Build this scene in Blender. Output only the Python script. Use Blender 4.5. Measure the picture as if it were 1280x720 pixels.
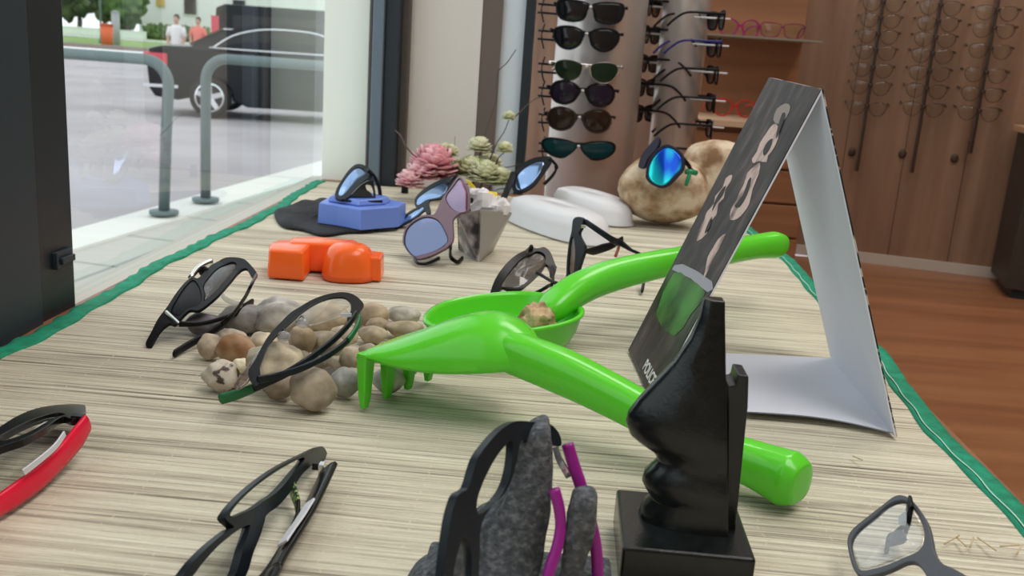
import bpy, bmesh, math, random
import numpy as np
from mathutils import Vector, Matrix, noise as mnoise

for o in list(bpy.data.objects): bpy.data.objects.remove(o)
S = bpy.context.scene
COL = S.collection

# ------------------------------------------------------------------ camera
FPX = 1190.0
CAMZ = 0.30
def _n(v): return v/np.linalg.norm(v)
_s = .07; _hx, _hy = 717., 66.
_p = math.atan(abs(_hy+_s*(640-_hx)-360)*math.cos(math.atan(_s))/FPX)
_n2 = _n(np.array([_s, 1.]))
_Z = np.array([math.cos(_p)*_n2[0], math.cos(_p)*_n2[1], math.sin(_p)])
_Y = _n(np.array([(_hx-640)/FPX, (360-_hy)/FPX, -1])); _Y = _n(_Y-_Z*(_Y@_Z)); _X = np.cross(_Y, _Z)
CR = np.array([_X, _Y, _Z]); CC = np.array([0, 0, CAMZ])
cam_d = bpy.data.cameras.new('camera'); cam = bpy.data.objects.new('camera', cam_d); COL.objects.link(cam)
M = Matrix([[*CR[0], 0], [*CR[1], 0], [*CR[2], CAMZ], [0, 0, 0, 1]])
cam.matrix_world = M
cam_d.sensor_width = 36; cam_d.lens = FPX/1280*36; cam_d.clip_start = .02; cam_d.clip_end = 500
cam_d.dof.use_dof = True; cam_d.dof.focus_distance = .80; cam_d.dof.aperture_fstop = 15
S.camera = cam
# ------------------------------------------------------------------ light
S.view_settings.view_transform = 'Standard'; S.view_settings.look = 'None'
S.view_settings.gamma = 1; S.view_settings.use_curve_mapping = False
S.view_settings.exposure = 0.42
W = bpy.data.worlds.new('overcast_sky'); S.world = W; W.use_nodes = True
wn = W.node_tree.nodes; wl = W.node_tree.links
bg = wn['Background']; bg.inputs[0].default_value = (.90, .95, 1, 1); bg.inputs[1].default_value = 1.15
def area(name, loc, rot, sx, sy, power, color=(1, 1, 1)):
    d = bpy.data.lights.new(name, 'AREA'); d.shape = 'RECTANGLE'; d.size = sx; d.size_y = sy; d.energy = power; d.color = color
    o = bpy.data.objects.new(name, d); o.location = loc; o.rotation_euler = rot; COL.objects.link(o); return o
area('ceiling_fill', (.9, .2, 2.36), (0, 0, 0), 1.2, 1.8, 30, (1, .97, .93))  # unseen area light added to fill the shop interior
area('ceiling_fill', (.9, 2.3, 2.36), (0, 0, 0), 1.4, .9, 20, (1, .95, .9))  # second unseen fill, added further back in the shop

# ------------------------------------------------------------------ helpers
def ray(x, y): return CR @ np.array([(x-640)/FPX, (360-y)/FPX, -1.])
def at(x, y, z=0.):
    d = ray(x, y); return CC+d*(z-CC[2])/d[2]
def atY(x, y, Y):
    d = ray(x, y); return CC+d*(Y-CC[1])/d[1]
def atX(x, y, X):
    d = ray(x, y); return CC+d*(X-CC[0])/d[0]
def unit(v): v = np.asarray(v, float); return v/np.linalg.norm(v)
A3 = lambda *v: np.array(v, float)

def tag(o, label=None, cat=None, group=None, kind=None):
    if label: o['label'] = label
    if cat: o['category'] = cat
    if group: o['group'] = group
    if kind: o['kind'] = kind
    return o
def thing(name, label, cat, loc=(0, 0, 0), group=None):
    o = bpy.data.objects.new(name, None); o.empty_display_size = .01; COL.objects.link(o)
    o.location = tuple(float(v) for v in loc); return tag(o, label, cat, group)
def root_of(o):
    while o.parent: o = o.parent
    return o
def link_mesh(name, me, mat, parent=None, label=None, smooth=True, bevel=0, sub=0):
    if parent is not None:
        r = root_of(parent).location
        me.transform(Matrix.Translation(-r))
        o = bpy.data.objects.new(name, me); o.parent = parent
    else:
        o = bpy.data.objects.new(name, me)
    COL.objects.link(o)
    if mat: me.materials.append(mat)
    if smooth:
        me.polygons.foreach_set('use_smooth', [True]*len(me.polygons))
        if bevel: pass
    if bevel:
        b = o.modifiers.new('bevel', 'BEVEL'); b.width = bevel; b.segments = 2; b.limit_method = 'ANGLE'; b.angle_limit = .6
        b.harden_normals = False
    if sub:
        b = o.modifiers.new('sub', 'SUBSURF'); b.levels = sub; b.render_levels = sub
    if label: o['label'] = label
    me.update(); return o
def mesh(name, verts, faces, mat, parent=None, **k):
    me = bpy.data.meshes.new(name); me.from_pydata([tuple(map(float, v)) for v in verts], [], [tuple(f) for f in faces])
    bm = bmesh.new(); bm.from_mesh(me); bmesh.ops.recalc_face_normals(bm, faces=bm.faces); bm.to_mesh(me); bm.free()
    return link_mesh(name, me, mat, parent, **k)
class MB:
    def __init__(s): s.v = []; s.f = []
    def add(s, v, f):
        n = len(s.v); s.v += [tuple(map(float, a)) for a in v]; s.f += [tuple(i+n for i in q) for q in f]; return s
    def box(s, x0, x1, y0, y1, z0, z1, M=None):
        v = [(x, y, z) for z in (z0, z1) for y in (y0, y1) for x in (x0, x1)]
        if M is not None: v = [M(*p) for p in v]
        return s.add(v, [(0, 2, 3, 1), (4, 5, 7, 6), (0, 1, 5, 4), (2, 6, 7, 3), (0, 4, 6, 2), (1, 3, 7, 5)])
    def loft(s, rings, cap=True, closed=True):
        n = len(rings[0]); v = [p for r in rings for p in r]; f = []
        for i in range(len(rings)-1):
            for j in range(n if closed else n-1):
                k = (j+1) % n; f.append((i*n+j, i*n+k, (i+1)*n+k, (i+1)*n+j))
        if cap:
            f.append(tuple(range(n))[::-1]); f.append(tuple(range((len(rings)-1)*n, len(rings)*n)))
        return s.add(v, f)
    def prism(s, pts, h, off=0):   # extrude polygon pts (3d) by vector h
        a = [np.asarray(p, float) for p in pts]; return s.loft([a, [p+np.asarray(h, float) for p in a]])
    def sweep(s, pts, ra, rb=None, n=10, up=(0, 0, 1), ex=2., cap=True):
        s.loft(sweep_rings(pts, ra, rb, n, up, ex), cap); return s
    def tube(s, pts, r, n=8): return s.sweep(pts, r, None, n)
    def cyl(s, c, r, h, n=24, r2=None):
        c = A3(*c); r2 = r if r2 is None else r2
        return s.loft([[c+A3(r*math.cos(t), r*math.sin(t), 0) for t in np.linspace(0, 2*math.pi, n, False)],
                       [c+A3(r2*math.cos(t), r2*math.sin(t), h) for t in np.linspace(0, 2*math.pi, n, False)]])
    def ball(s, c, r, n=12, fn=None):
        rings = []; c = A3(*c); r = np.ones(3)*r if np.isscalar(r) else np.array(r, float)
        for i in range(1, n):
            ph = math.pi*i/n
            rings.append([c+r*A3(math.sin(ph)*math.cos(t), math.sin(ph)*math.sin(t), -math.cos(ph))*(fn(ph, t) if fn else 1) for t in np.linspace(0, 2*math.pi, 2*n, False)])
        return s.loft(rings)
    def build(s, name, mat, parent=None, **k): return mesh(name, s.v, s.f, mat, parent, **k)
def smooth_path(pts, m=6, closed=False):
    P = [np.asarray(p, float) for p in pts]; n = len(P); out = []
    rng = range(n if closed else n-1)
    for i in rng:
        if closed: p0, p1, p2, p3 = P[(i-1) % n], P[i], P[(i+1) % n], P[(i+2) % n]
        else: p0, p1, p2, p3 = P[max(i-1, 0)], P[i], P[i+1], P[min(i+2, n-1)]
        for k in range(m):
            t = k/m
            out.append(.5*((2*p1)+(-p0+p2)*t+(2*p0-5*p1+4*p2-p3)*t*t+(-p0+3*p1-3*p2+p3)*t**3))
    if not closed: out.append(P[-1])
    return out
def interp_list(vals, m):
    n = len(vals); x = np.linspace(0, n-1, m); return np.interp(x, np.arange(n), vals)
def sweep_rings(pts, ra, rb=None, n=10, up=(0, 0, 1), ex=2.):
    P = [np.asarray(p, float) for p in pts]; m = len(P)
    ra = interp_list(ra if hasattr(ra, '__len__') else [ra], m) if hasattr(ra, '__len__') else np.full(m, ra)
    rb = ra if rb is None else (interp_list(rb, m) if hasattr(rb, '__len__') else np.full(m, rb))
    up = unit(up); rings = []
    for i in range(m):
        t = unit(P[min(i+1, m-1)]-P[max(i-1, 0)])
        sd = np.cross(t, up)
        if np.linalg.norm(sd) < 1e-3: sd = np.cross(t, A3(0, 1, 0.01))
        sd = unit(sd); u2 = unit(np.cross(sd, t)); r = []
        for k in range(n):
            a = 2*math.pi*(k+.5)/n; c, s_ = math.cos(a), math.sin(a)
            c = math.copysign(abs(c)**(2/ex), c); s_ = math.copysign(abs(s_)**(2/ex), s_)
            r.append(P[i]+sd*c*ra[i]+u2*s_*rb[i])
        rings.append(r)
    return rings

# ------------------------------------------------------------------ materials
def mat(name, col, rough=.5, metal=0, spec=.5, alpha=1, coat=0, trans=0, ior=1.45, sheen=0):
    m = bpy.data.materials.new(name); m.use_nodes = True; b = m.node_tree.nodes['Principled BSDF']
    def st(k, v):
        if k in b.inputs: b.inputs[k].default_value = v
    st('Base Color', (*col, 1)); st('Roughness', rough); st('Metallic', metal); st('Specular IOR Level', spec); st('Alpha', alpha)
    st('Coat Weight', coat); st('Coat Roughness', .05); st('Transmission Weight', trans); st('IOR', ior)
    return m
def noisy(m, c1, c2, scale=8, stretch=(1, 1, 1), bump=0, bscale=None, detail=6, lo=.35, hi=.65, bdist=.001, c3=None):
    nt = m.node_tree; N = nt.nodes; L = nt.links; b = N['Principled BSDF']
    tc = N.new('ShaderNodeTexCoord'); mp = N.new('ShaderNodeMapping'); mp.inputs['Scale'].default_value = stretch
    nz = N.new('ShaderNodeTexNoise'); nz.inputs['Scale'].default_value = scale; nz.inputs['Detail'].default_value = detail
    cr = N.new('ShaderNodeValToRGB'); e = cr.color_ramp.elements; e[0].position = lo; e[1].position = hi; e[0].color = (*c1, 1); e[1].color = (*c2, 1)
    if c3: q = cr.color_ramp.elements.new((lo+hi)/2); q.color = (*c3, 1)
    L.new(tc.outputs['Object'], mp.inputs[0]); L.new(mp.outputs[0], nz.inputs['Vector']); L.new(nz.outputs['Fac'], cr.inputs[0]); L.new(cr.outputs[0], b.inputs['Base Color'])
    if bump:
        n2 = N.new('ShaderNodeTexNoise'); n2.inputs['Scale'].default_value = bscale or scale*3; n2.inputs['Detail'].default_value = 6
        bp = N.new('ShaderNodeBump'); bp.inputs['Strength'].default_value = bump; bp.inputs['Distance'].default_value = bdist
        L.new(mp.outputs[0], n2.inputs['Vector']); L.new(n2.outputs['Fac'], bp.inputs['Height']); L.new(bp.outputs[0], b.inputs['Normal'])
    return m
def thin_glass(name, col=(1, 1, 1), mixcol=None, ior=1.5, opac=0.0, body=(.1, .1, .1), rough=0.0, gl=(1, 1, 1)):
    """pane or lens: part see-through with fresnel reflection, part tinted body"""
    m = bpy.data.materials.new(name); m.use_nodes = True; nt = m.node_tree; N = nt.nodes; L = nt.links
    N.remove(N['Principled BSDF']); out = N['Material Output']
    tr = N.new('ShaderNodeBsdfTransparent'); tr.inputs[0].default_value = (*col, 1)
    gs = N.new('ShaderNodeBsdfGlossy'); gs.inputs['Roughness'].default_value = rough; gs.inputs[0].default_value = (*gl, 1)
    fr = N.new('ShaderNodeFresnel'); fr.inputs[0].default_value = ior
    mx = N.new('ShaderNodeMixShader'); L.new(gs.outputs[0], mx.inputs[2])
    ge = N.new('ShaderNodeNewGeometry'); iv = N.new('ShaderNodeMath'); iv.operation = 'SUBTRACT'; iv.inputs[0].default_value = 1; L.new(ge.outputs['Backfacing'], iv.inputs[1])
    ml = N.new('ShaderNodeMath'); ml.operation = 'MULTIPLY'; L.new(fr.outputs[0], ml.inputs[0]); L.new(iv.outputs[0], ml.inputs[1]); L.new(ml.outputs[0], mx.inputs[0])   # only the outer face reflects
    if opac > 0:
        df = N.new('ShaderNodeBsdfDiffuse'); df.inputs[0].default_value = (*body, 1)
        m2 = N.new('ShaderNodeMixShader'); m2.inputs[0].default_value = opac
        L.new(tr.outputs[0], m2.inputs[1]); L.new(df.outputs[0], m2.inputs[2]); L.new(m2.outputs[0], mx.inputs[1])
    else: L.new(tr.outputs[0], mx.inputs[1])
    L.new(mx.outputs[0], out.inputs['Surface']); return m

def straw_mat():
    m = mat('straw', (.5, .42, .3), .75, spec=.25); nt = m.node_tree; N = nt.nodes; L = nt.links; b = N['Principled BSDF']
    def nd(t, **k):
        q = N.new(t)
        for a, v in k.items(): setattr(q, a, v)
        return q
    tc = nd('ShaderNodeTexCoord'); sp = nd('ShaderNodeSeparateXYZ'); L.new(tc.outputs['Object'], sp.inputs[0])
    def math_(op, a, bb=None):
        q = nd('ShaderNodeMath', operation=op)
        for i, v in enumerate((a, bb)):
            if v is None: continue
            if isinstance(v, (int, float)): q.inputs[i].default_value = v
            else: L.new(v, q.inputs[i])
        return q.outputs[0]
    def noise(scale, st, detail=3, rough=.5):
        mp = nd('ShaderNodeMapping'); mp.inputs['Scale'].default_value = st; L.new(tc.outputs['Object'], mp.inputs[0])
        nz = nd('ShaderNodeTexNoise'); nz.inputs['Scale'].default_value = scale; nz.inputs['Detail'].default_value = detail; nz.inputs['Roughness'].default_value = rough
        L.new(mp.outputs[0], nz.inputs['Vector']); return nz.outputs['Fac']
    n1 = noise(1, (2.6, 235, 1), 4, .6)       # single straws
    n2 = noise(1, (1.0, 34, 1), 3, .5)        # bundles
    n3 = noise(1, (14, 420, 1), 4, .6)        # fibres
    n4 = noise(1, (3, 3, 1), 2)
    s = math_('ADD', math_('MULTIPLY', n1, .60), math_('MULTIPLY', n2, .26))
    s = math_('ADD', s, math_('MULTIPLY', n3, .22)); s = math_('ADD', s, math_('MULTIPLY', n4, .08))
    cr = nd('ShaderNodeValToRGB'); e = cr.color_ramp.elements
    e[0].position = .435; e[0].color = (.11, .09, .07, 1); e[1].position = .72; e[1].color = (.76, .72, .58, 1)
    for p, c in ((.485, (.29, .25, .19)), (.53, (.46, .41, .315)), (.60, (.63, .58, .45))):
        q = e.new(p); q.color = (*c, 1)
    L.new(s, cr.inputs[0])
    # stitching threads running along the mat
    jx = math_('ADD', sp.outputs[0], math_('MULTIPLY', noise(1, (6, 40, 1), 2), .022))
    fx = math_('FRACT', math_('DIVIDE', jx, .046)); tx = math_('LESS_THAN', fx, .03)
    jy = math_('ADD', sp.outputs[1], math_('MULTIPLY', jx, .35))
    fy = math_('FRACT', math_('DIVIDE', jy, .0105)); ty = math_('LESS_THAN', fy, .4)
    th = math_('MULTIPLY', tx, ty)
    mx = nd('ShaderNodeMixRGB'); mx.inputs[2].default_value = (.74, .66, .48, 1); L.new(math_('MULTIPLY', th, .45), mx.inputs[0]); L.new(cr.outputs[0], mx.inputs[1])
    L.new(mx.outputs[0], b.inputs['Base Color'])
    # straw ridges
    wv = math_('ADD', math_('MULTIPLY', sp.outputs[1], 2*math.pi/.0034), math_('MULTIPLY', noise(1, (2.5, 22, 1), 3), 14))
    sn = math_('SINE', wv); h = math_('ADD', math_('MULTIPLY', sn, .22), math_('MULTIPLY', s, 2.2)); h = math_('ADD', h, math_('MULTIPLY', th, .5)); h = math_('ADD', h, math_('MULTIPLY', noise(1, (28, 160, 1), 3), 1.6))
    bp = nd('ShaderNodeBump'); bp.inputs['Strength'].default_value = .8; bp.inputs['Distance'].default_value = .0016
    L.new(h, bp.inputs['Height']); L.new(bp.outputs[0], b.inputs['Normal'])
    return m
def wood(name, c1, c2, axis='z', rough=.45, scale=3):
    m = mat(name, c1, rough)
    st = {'z': (6, 6, .5), 'x': (.5, 6, 6), 'y': (6, .5, 6)}[axis]
    return noisy(m, c1, c2, scale, st, bump=.1, bscale=scale*4, lo=.3, hi=.7)

MS = {}
MS['straw'] = straw_mat()
MS['green_cloth'] = noisy(mat('green_edging', (.005, .23, .125), .8), (.004, .19, .10), (.008, .29, .165), 90, bump=.5, bscale=900, bdist=.0005)
MS['thread'] = mat('white_thread', (.55, .75, .65), .8)
MS['lime'] = mat('lime_plastic', (.115, .66, .030), .20, spec=.5)
MS['frame_dark'] = mat('powder_coated_black', (.014, .020, .026), .45)
MS['frame_blue'] = mat('dark_blue_grey_metal', (.022, .034, .046), .5)
MS['cream'] = mat('cream_panel', (.66, .62, .57), .6)
MS['white'] = mat('white_paint', (.82, .86, .78), .6)
MS['taupe'] = mat('taupe_return', (.13, .10, .085), .6)
MS['paleblue'] = mat('pale_blue_panel', (.60, .66, .70), .5)
MS['wall_wood'] = wood('plank_wall', (.155, .080, .045), (.26, .145, .085), 'z')
MS['cab_wood'] = wood('cabinet_wood', (.20, .085, .038), (.29, .13, .06), 'x')
MS['cab_edge'] = mat('pale_shelf_edge', (.50, .34, .22), .5)
MS['floor_wood'] = wood('floor_wood', (.20, .078, .032), (.31, .13, .058), 'x', .35)
MS['ceiling'] = mat('ceiling_paint', (.7, .68, .64), .8)
MS['wall_paint'] = mat('warm_wall_paint', (.36, .27, .2), .8)
MS['baseboard'] = mat('pale_baseboard', (.45, .38, .32), .5)
MS['black_pl'] = mat('black_plastic', (.006, .006, .007), .28, spec=.35)
MS['black_matte'] = mat('black_matte_plastic', (.007, .007, .009), .45, spec=.25)
MS['black_blue'] = mat('blue_black_plastic', (.008, .012, .017), .35, spec=.3)
MS['silver'] = mat('silver_metal', (.75, .75, .75), .22, metal=1)
MS['brushed'] = mat('brushed_column', (.78, .78, .77), .30, metal=.45)
MS['label'] = mat('paper_sticker', (.72, .74, .80), .5)
MS['clear'] = thin_glass('clear_lens', (.93, .94, .93))
MS['smoke'] = thin_glass('smoke_lens', (.20, .18, .175))
MS['smoke2'] = thin_glass('grey_lens', (.42, .42, .43))
MS['darklens'] = mat('black_lens', (.008, .010, .014), .07, coat=.5)
MS['greenlens'] = mat('green_black_lens', (.012, .030, .015), .08)
MS['purplelens'] = mat('purple_black_lens', (.02, .014, .03), .08)
MS['brownlens'] = mat('brown_black_lens', (.03, .016, .01), .08)
MS['skylens'] = mat('pale_blue_mirror_lens', (.26, .38, .62), .10, metal=.85)
MS['mauvelens'] = mat('mauve_mirror_lens', (.24, .19, .27), .14, metal=.85)
MS['bluelens'] = mat('blue_grey_mirror_lens', (.17, .20, .32), .10, metal=.8)
MS['silicone'] = thin_glass('clear_silicone', (.85, .86, .86), opac=.25, body=(.8, .8, .82))
MS['glass'] = thin_glass('window_glass', (.95, .98, .97), ior=1.5)

MS['pavement'] = mat('pale_paving', (.52, .49, .44), .8)
# ================================================================== SETTING
FZ, TZ, XL, XR, YE = -.35, 0., -.53, .372, 2.02      # shop floor, platform top, window line, platform edge, platform end
def struct(name, mb, m, parent=None, **k):
    o = mb.build(name, m, parent, smooth=k.pop('smooth', False), **k)
    if parent is None: tag(o, kind='structure')
    return o
struct('floor', MB().box(-.50, 3.0, -2.5, 3.4, FZ-.05, FZ), MS['floor_wood'])
struct('ceiling', MB().box(-.6, 3.0, -2.5, 3.4, 2.4, 2.45), MS['ceiling'])
struct('wall_right', MB().box(3.0, 3.05, -2.5, 3.4, FZ, 2.4), MS['wall_paint'])
struct('wall_front', MB().box(-.6, 3.0, -2.55, -2.5, FZ, 2.4), MS['wall_paint'])
# back wall, planks running upright, slightly turned
wq = [at(1085, 328, FZ), at(1225, 345, FZ)]
wd = unit(wq[1]-wq[0]); wnm = unit(np.cross(A3(0, 0, 1), wd)); wnm = wnm if wnm[1] > 0 else -wnm
wa = wq[0]-wd*1.3; wb = wq[0]+wd*2.2
mb = MB(); npl = 18
for i in range(npl):
    p = wa+(wb-wa)*(i/npl); q = wa+(wb-wa)*((i+1)/npl-.0005)
    mb.prism([A3(p[0], p[1], FZ), A3(q[0], q[1], FZ), A3(q[0], q[1], 2.4), A3(p[0], p[1], 2.4)], wnm*.03)
mb.prism([A3(wa[0], wa[1]+.028, FZ), A3(wb[0], wb[1]+.028, FZ), A3(wb[0], wb[1]+.028, 2.4), A3(wa[0], wa[1]+.028, 2.4)], wnm*.05)
struct('wall_back', mb, MS['wall_wood'])
def wallpt(x, y):     # pixel -> point on the back wall
    d = ray(x, y); t = ((wq[0]-CC)@wnm)/(d@wnm); return CC+d*t
mb = MB(); p = wq[0]-wd*.25; q = wb; mb.prism([A3(p[0], p[1], FZ), A3(q[0], q[1], FZ), A3(q[0], q[1], FZ+.035), A3(p[0], p[1], FZ+.035)], -wnm*.012)
struct('baseboard_back', mb, MS['baseboard'])
# platform under the mat
struct('display_platform', MB().box(-.526, XR-.006, -1.2, YE+.04, FZ, -.006), MS['cab_wood'])

# window: post, frame, pane
win = thing('window_1', None, None, (XL, .9, 0)); tag(win, kind='structure')
pf, pn = at(100, 376, 0), at(57, 397, 0)
MB().box(-.585, -.522, pn[1], pf[1], -.01, 2.35).build('window_post', MS['frame_dark'], win, smooth=False, bevel=.002)
mb = MB(); mb.prism([A3(-.519, pn[1]-.002, -.01), A3(-.505, pn[1]-.35, -.01), A3(-.60, pn[1]-.35, -.01), A3(-.585, pn[1]-.002, -.01)], (0, 0, 2.36))
mb.build('window_mullion', MS['frame_blue'], win, smooth=False, bevel=.002)
lc = atX(76, 323, -.521)
mb = MB().box(-.522, -.516, lc[1]-.016, lc[1]+.016, lc[2]-.009, lc[2]+.009)
mb.box(-.516, -.512, lc[1]-.012, lc[1]+.014, lc[2]-.004, lc[2]+.003)
mb.build('drain_cap', MS['frame_blue'], win, smooth=False, bevel=.001)
MB().box(-.545, -.539, pf[1], 2.10, -.005, 2.33).build('glass_pane', MS['glass'], win, smooth=False)
MB().box(-.56, -.526, pf[1], 2.10, -.03, -.006).build('window_sill', MS['pavement'], win, smooth=False)
MB().box(-.60, -.52, -2.5, 2.10, 2.33, 2.4).build('head_rail', MS['frame_dark'], win, smooth=False)
MB().box(-.60, -.52, -2.5, pn[1]-.35, -.02, .25).build('lower_panel', MS['frame_blue'], win, smooth=False)
MB().box(-.545, -.539, -2.5, pn[1]-.35, .25, 2.33).build('glass_pane', MS['glass'], win, smooth=False)

# far end of the window: strips between glass and shop
def strip(name, x0, x1, m, Y0, Y1, zb=-.35, parent=None, yref=120):
    a = atY(x0, yref, Y0)[0]; b = atY(x1, yref, Y0)[0]
    return struct(name, MB().box(a, b, Y0, Y1, zb, 2.4), m, parent)
strip('trim_1', 404, 459, MS['white'], 2.06, 2.14)
far = thing('door_1', None, None, (-.38, 2.0, 0)); tag(far, kind='structure')
def fstrip(name, x0, x1, m, Y0, Y1):
    a = atY(x0, 120, Y0)[0]; b = atY(x1, 120, Y0)[0]
    return MB().box(a, b, Y0, Y1, FZ, 2.4).build(name, m, far, smooth=False, bevel=.002)
MS['grey_frame'] = mat('grey_frame_edge', (.12, .16, .20), .4)
MS['brown_frame'] = mat('brown_rubber_gasket', (.10, .085, .075), .6)
fstrip('door_frame', 459, 463, MS['brown_frame'], 2.03, 2.12)
fstrip('door_frame', 463, 477, MS['grey_frame'], 2.00, 2.12)
fstrip('door_frame', 477, 497, MS['frame_dark'], 2.01, 2.12)
fstrip('gasket', 497, 509, MS['brown_frame'], 2.04, 2.12)
strip('wall_left', 509, 597, MS['cream'], 2.06, 2.16)
strip('trim_2', 597, 622, MS['taupe'], 2.062, 2.30)
strip('trim_3', 622, 650, MS['paleblue'], 2.07, 2.09)
strip('trim_4', 650, 661, MS['frame_dark'], 2.05, 2.11)

# ------------------------------------------------------------------ outside
GZ = -1.16
MS['road'] = noisy(mat('asphalt', (.40, .37, .38), .9), (.40, .355, .365), (.50, .45, .46), .6, bump=.2, bscale=60)
MS['grout'] = mat('grout', (.36, .34, .32), .9)
MS['kerb'] = mat('white_kerb', (.78, .76, .71), .8)
MS['grass'] = noisy(mat('grass', (.2, .3, .08), .9), (.16, .26, .06), (.28, .40, .12), .5)
struct('road', MB().box(-60, 40, 5, 48, GZ-.2, GZ-.02), MS['road'])
ko = [at(99, 288, GZ), at(330, 223, GZ)]; ki = [at(99, 313, GZ), at(330, 243, GZ)]
def ext(p, q, t0, t1): return p+(q-p)*t0, p+(q-p)*t1
a, b = ext(*ko, -1.2, 2.5); c, d = ext(*ki, -1.2, 2.5)
zz = A3(0, 0, .02)
struct('kerb_stone', MB().prism([a-zz*2, b-zz*2, d-zz*2, c-zz*2], (0, 0, .06)), MS['kerb'])
e_, f_ = d+A3(3.0, 0, 0), c+A3(4, -2, 0)
struct('pavement', MB().prism([c-zz*3, d-zz*3, e_-zz*3, f_-zz*3], (0, 0, .06)), MS['pavement'])
mb = MB()
g0, g1 = at(99, 348, GZ), at(330, 262, GZ); g0, g1 = ext(g0, g1, -1, 2.2)
mb.box(0, 1, 0, 1, 0, 1, lambda x, y, z: g0+(g1-g0)*y+A3(.025*x, 0, .002*z+.0005))
for i in range(12):
    s0 = ki[0]+(ki[1]-ki[0])*(i*.3-1)+A3(0, 0, 0); mb.box(0, 1, 0, 1, 0, 1, lambda x, y, z: s0+A3(1.8*x, .02*y-.35*x, .002*z+.0005))
struct('grout_lines', mb, MS['grout'])
struct('lawn', MB().box(-90, 10, 54, 110, GZ-.1, GZ+.02), MS['grass'])
struct('road_edge', MB().box(-60, 10, 52.5, 54, GZ-.1, GZ+.10), mat('dark_kerb', (.24, .18, .16), .9))
struct('sidewalk', MB().box(-90, 20, 76, 82, GZ-.1, GZ+.05), mat('concrete_walk', (.55, .54, .52), .9))

# hoop rails
MS['galv'] = mat('galvanised_steel', (.17, .215, .215), .5, metal=.3)
def rail(pb, pt, xend, yend, label, flange=True):
    base = at(*pb, GZ+.04); Y = base[1]; r = .042
    top = atY(*pt, Y); far_ = atY(xend, yend, Y-.0); far_[2] = top[2]
    t = thing('hoop_railing', label, 'railing', base, 'steel hoop rails at the kerb')
    dx = 1 if far_[0] > base[0] else -1
    pts = [base, base*.5+top*.5, A3(top[0], Y, top[2]-.18)]
    for k in range(1, 7):
        an = math.pi/2*k/6; pts.append(A3(top[0]+dx*.18*(1-math.cos(an)), Y, top[2]-.18+.18*math.sin(an)))
    endx = far_[0]; pts.append(A3(endx-dx*.18, Y, top[2]))
    for k in range(1, 7):
        an = math.pi/2*k/6; pts.append(A3(endx-dx*.18+dx*.18*math.sin(an), Y, top[2]-.18+.18*math.cos(an)))
    pts.append(A3(endx, Y, base[2]))
    MB().sweep(pts, r, None, 12, up=(0, 1, 0)).build('hoop_tube', MS['galv'], t)
    for x in (base[0], endx):
        MB().cyl((x, Y, base[2]), .11, .025, 20).build('foot_flange', MS['galv'], t)
rail((205, 267), (210, 76), -60, 76, 'galvanised hoop rail whose bar runs left to the window post')
rail((257, 251), (257, 72), 560, 78, 'galvanised hoop rail crossing in front of the black sedan')

# black sedan
MS['carpaint'] = mat('black_car_paint', (.004, .005, .008), .18, spec=.35)
MS['chrome'] = mat('chrome_trim', (.8, .8, .82), .15, metal=1)
MS['tyre'] = mat('tyre_rubber', (.02, .02, .02), .8)
MS['redlamp'] = mat('red_tail_lamp', (.65, .02, .05), .2, coat=1)
MS['carglass'] = mat('dark_car_glass', (.015, .012, .012), .06)
wc = at(262, 147, GZ)
cx = unit(A3(.985, .17, 0)); cy = unit(A3(-.17, .985, 0)); org = wc-cx*1.0      # local x: rear -> front, local y: away; rear axle 1.0 m from the tail
def car(x, y, z): return org+cx*x+cy*y+A3(0, 0, z*(1.0 if z < .6 else 1+.10*min(1, (z-.6)/.4)))
t = thing('car', 'black sedan driving past behind the hoop rails', 'car', car(2.4, .9, 0))
low = [(0.02, .42), (0, .62), (-.02, .80), (.02, .98), (.25, 1.03), (.75, 1.04), (1.5, 1.0), (2.8, .98), (3.5, .95), (4.4, .82), (4.75, .62), (4.8, .4), (4.7, .25), (4.22, .22)]
for an in np.linspace(0, math.pi, 9): low.append((3.85+.37*math.cos(an), .30+.37*math.sin(an)))
low += [(3.3, .20), (1.6, .20)]
for an in np.linspace(0, math.pi, 9): low.append((1.0+.37*math.cos(an), .30+.37*math.sin(an)))
low += [(.45, .26), (.1, .30)]
rings = []
for y, sc in ((0.0, .93), (.04, .985), (.10, 1), (1.7, 1), (1.76, .985), (1.80, .93)):
    rings.append([car(2.4+(x-2.4)*(1-(1-sc)*.5), y, .6+(z-.6)*(1 if z < .45 else sc)) for x, z in low])
MB().loft(rings).build('body', MS['carpaint'], t, smooth=False, bevel=.02)
gh = [(.62, 1.02), (1.15, 1.27), (1.6, 1.39), (2.2, 1.44), (2.8, 1.41), (3.35, 1.2), (3.75, .98)]
rings = []
for y, k in ((.08, 0), (.14, .35), (.26, 1), (1.54, 1), (1.66, .35), (1.72, 0)):
    rings.append([car(x, y, .98+(z-.98)*(k*.12+.88 if k == 1 else .30+.5*k) if k < 1 else z) for x, z in gh])
MB().loft(rings).build('roof', MS['carpaint'], t, smooth=False)
wl_ = [(1.05, 1.03), (1.35, 1.22), (1.75, 1.33), (2.2, 1.36), (2.75, 1.33), (3.15, 1.18), (3.4, 1.03)]
MB().prism([car(x, .055+(z-1.0)*.42, z) for x, z in wl_], cy*.02).build('side_window', MS['carglass'], t, smooth=False)
MB().sweep([car(x, .045+(z-1.0)*.42, z) for x, z in smooth_path([np.array(w) for w in wl_], 3)], .018, None, 6).build('window_trim', MS['chrome'], t)
MB().sweep([car(x, .045, 1.03) for x in (1.0, 2.2, 3.4)], .018, None, 6).build('window_trim', MS['chrome'], t)
MB().prism([car(.66, .25, 1.05), car(1.18, .34, 1.31), car(1.18, 1.46, 1.31), car(.66, 1.55, 1.05)], (-.03, 0, .02)).build('rear_window', MS['carglass'], t, smooth=False)
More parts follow.
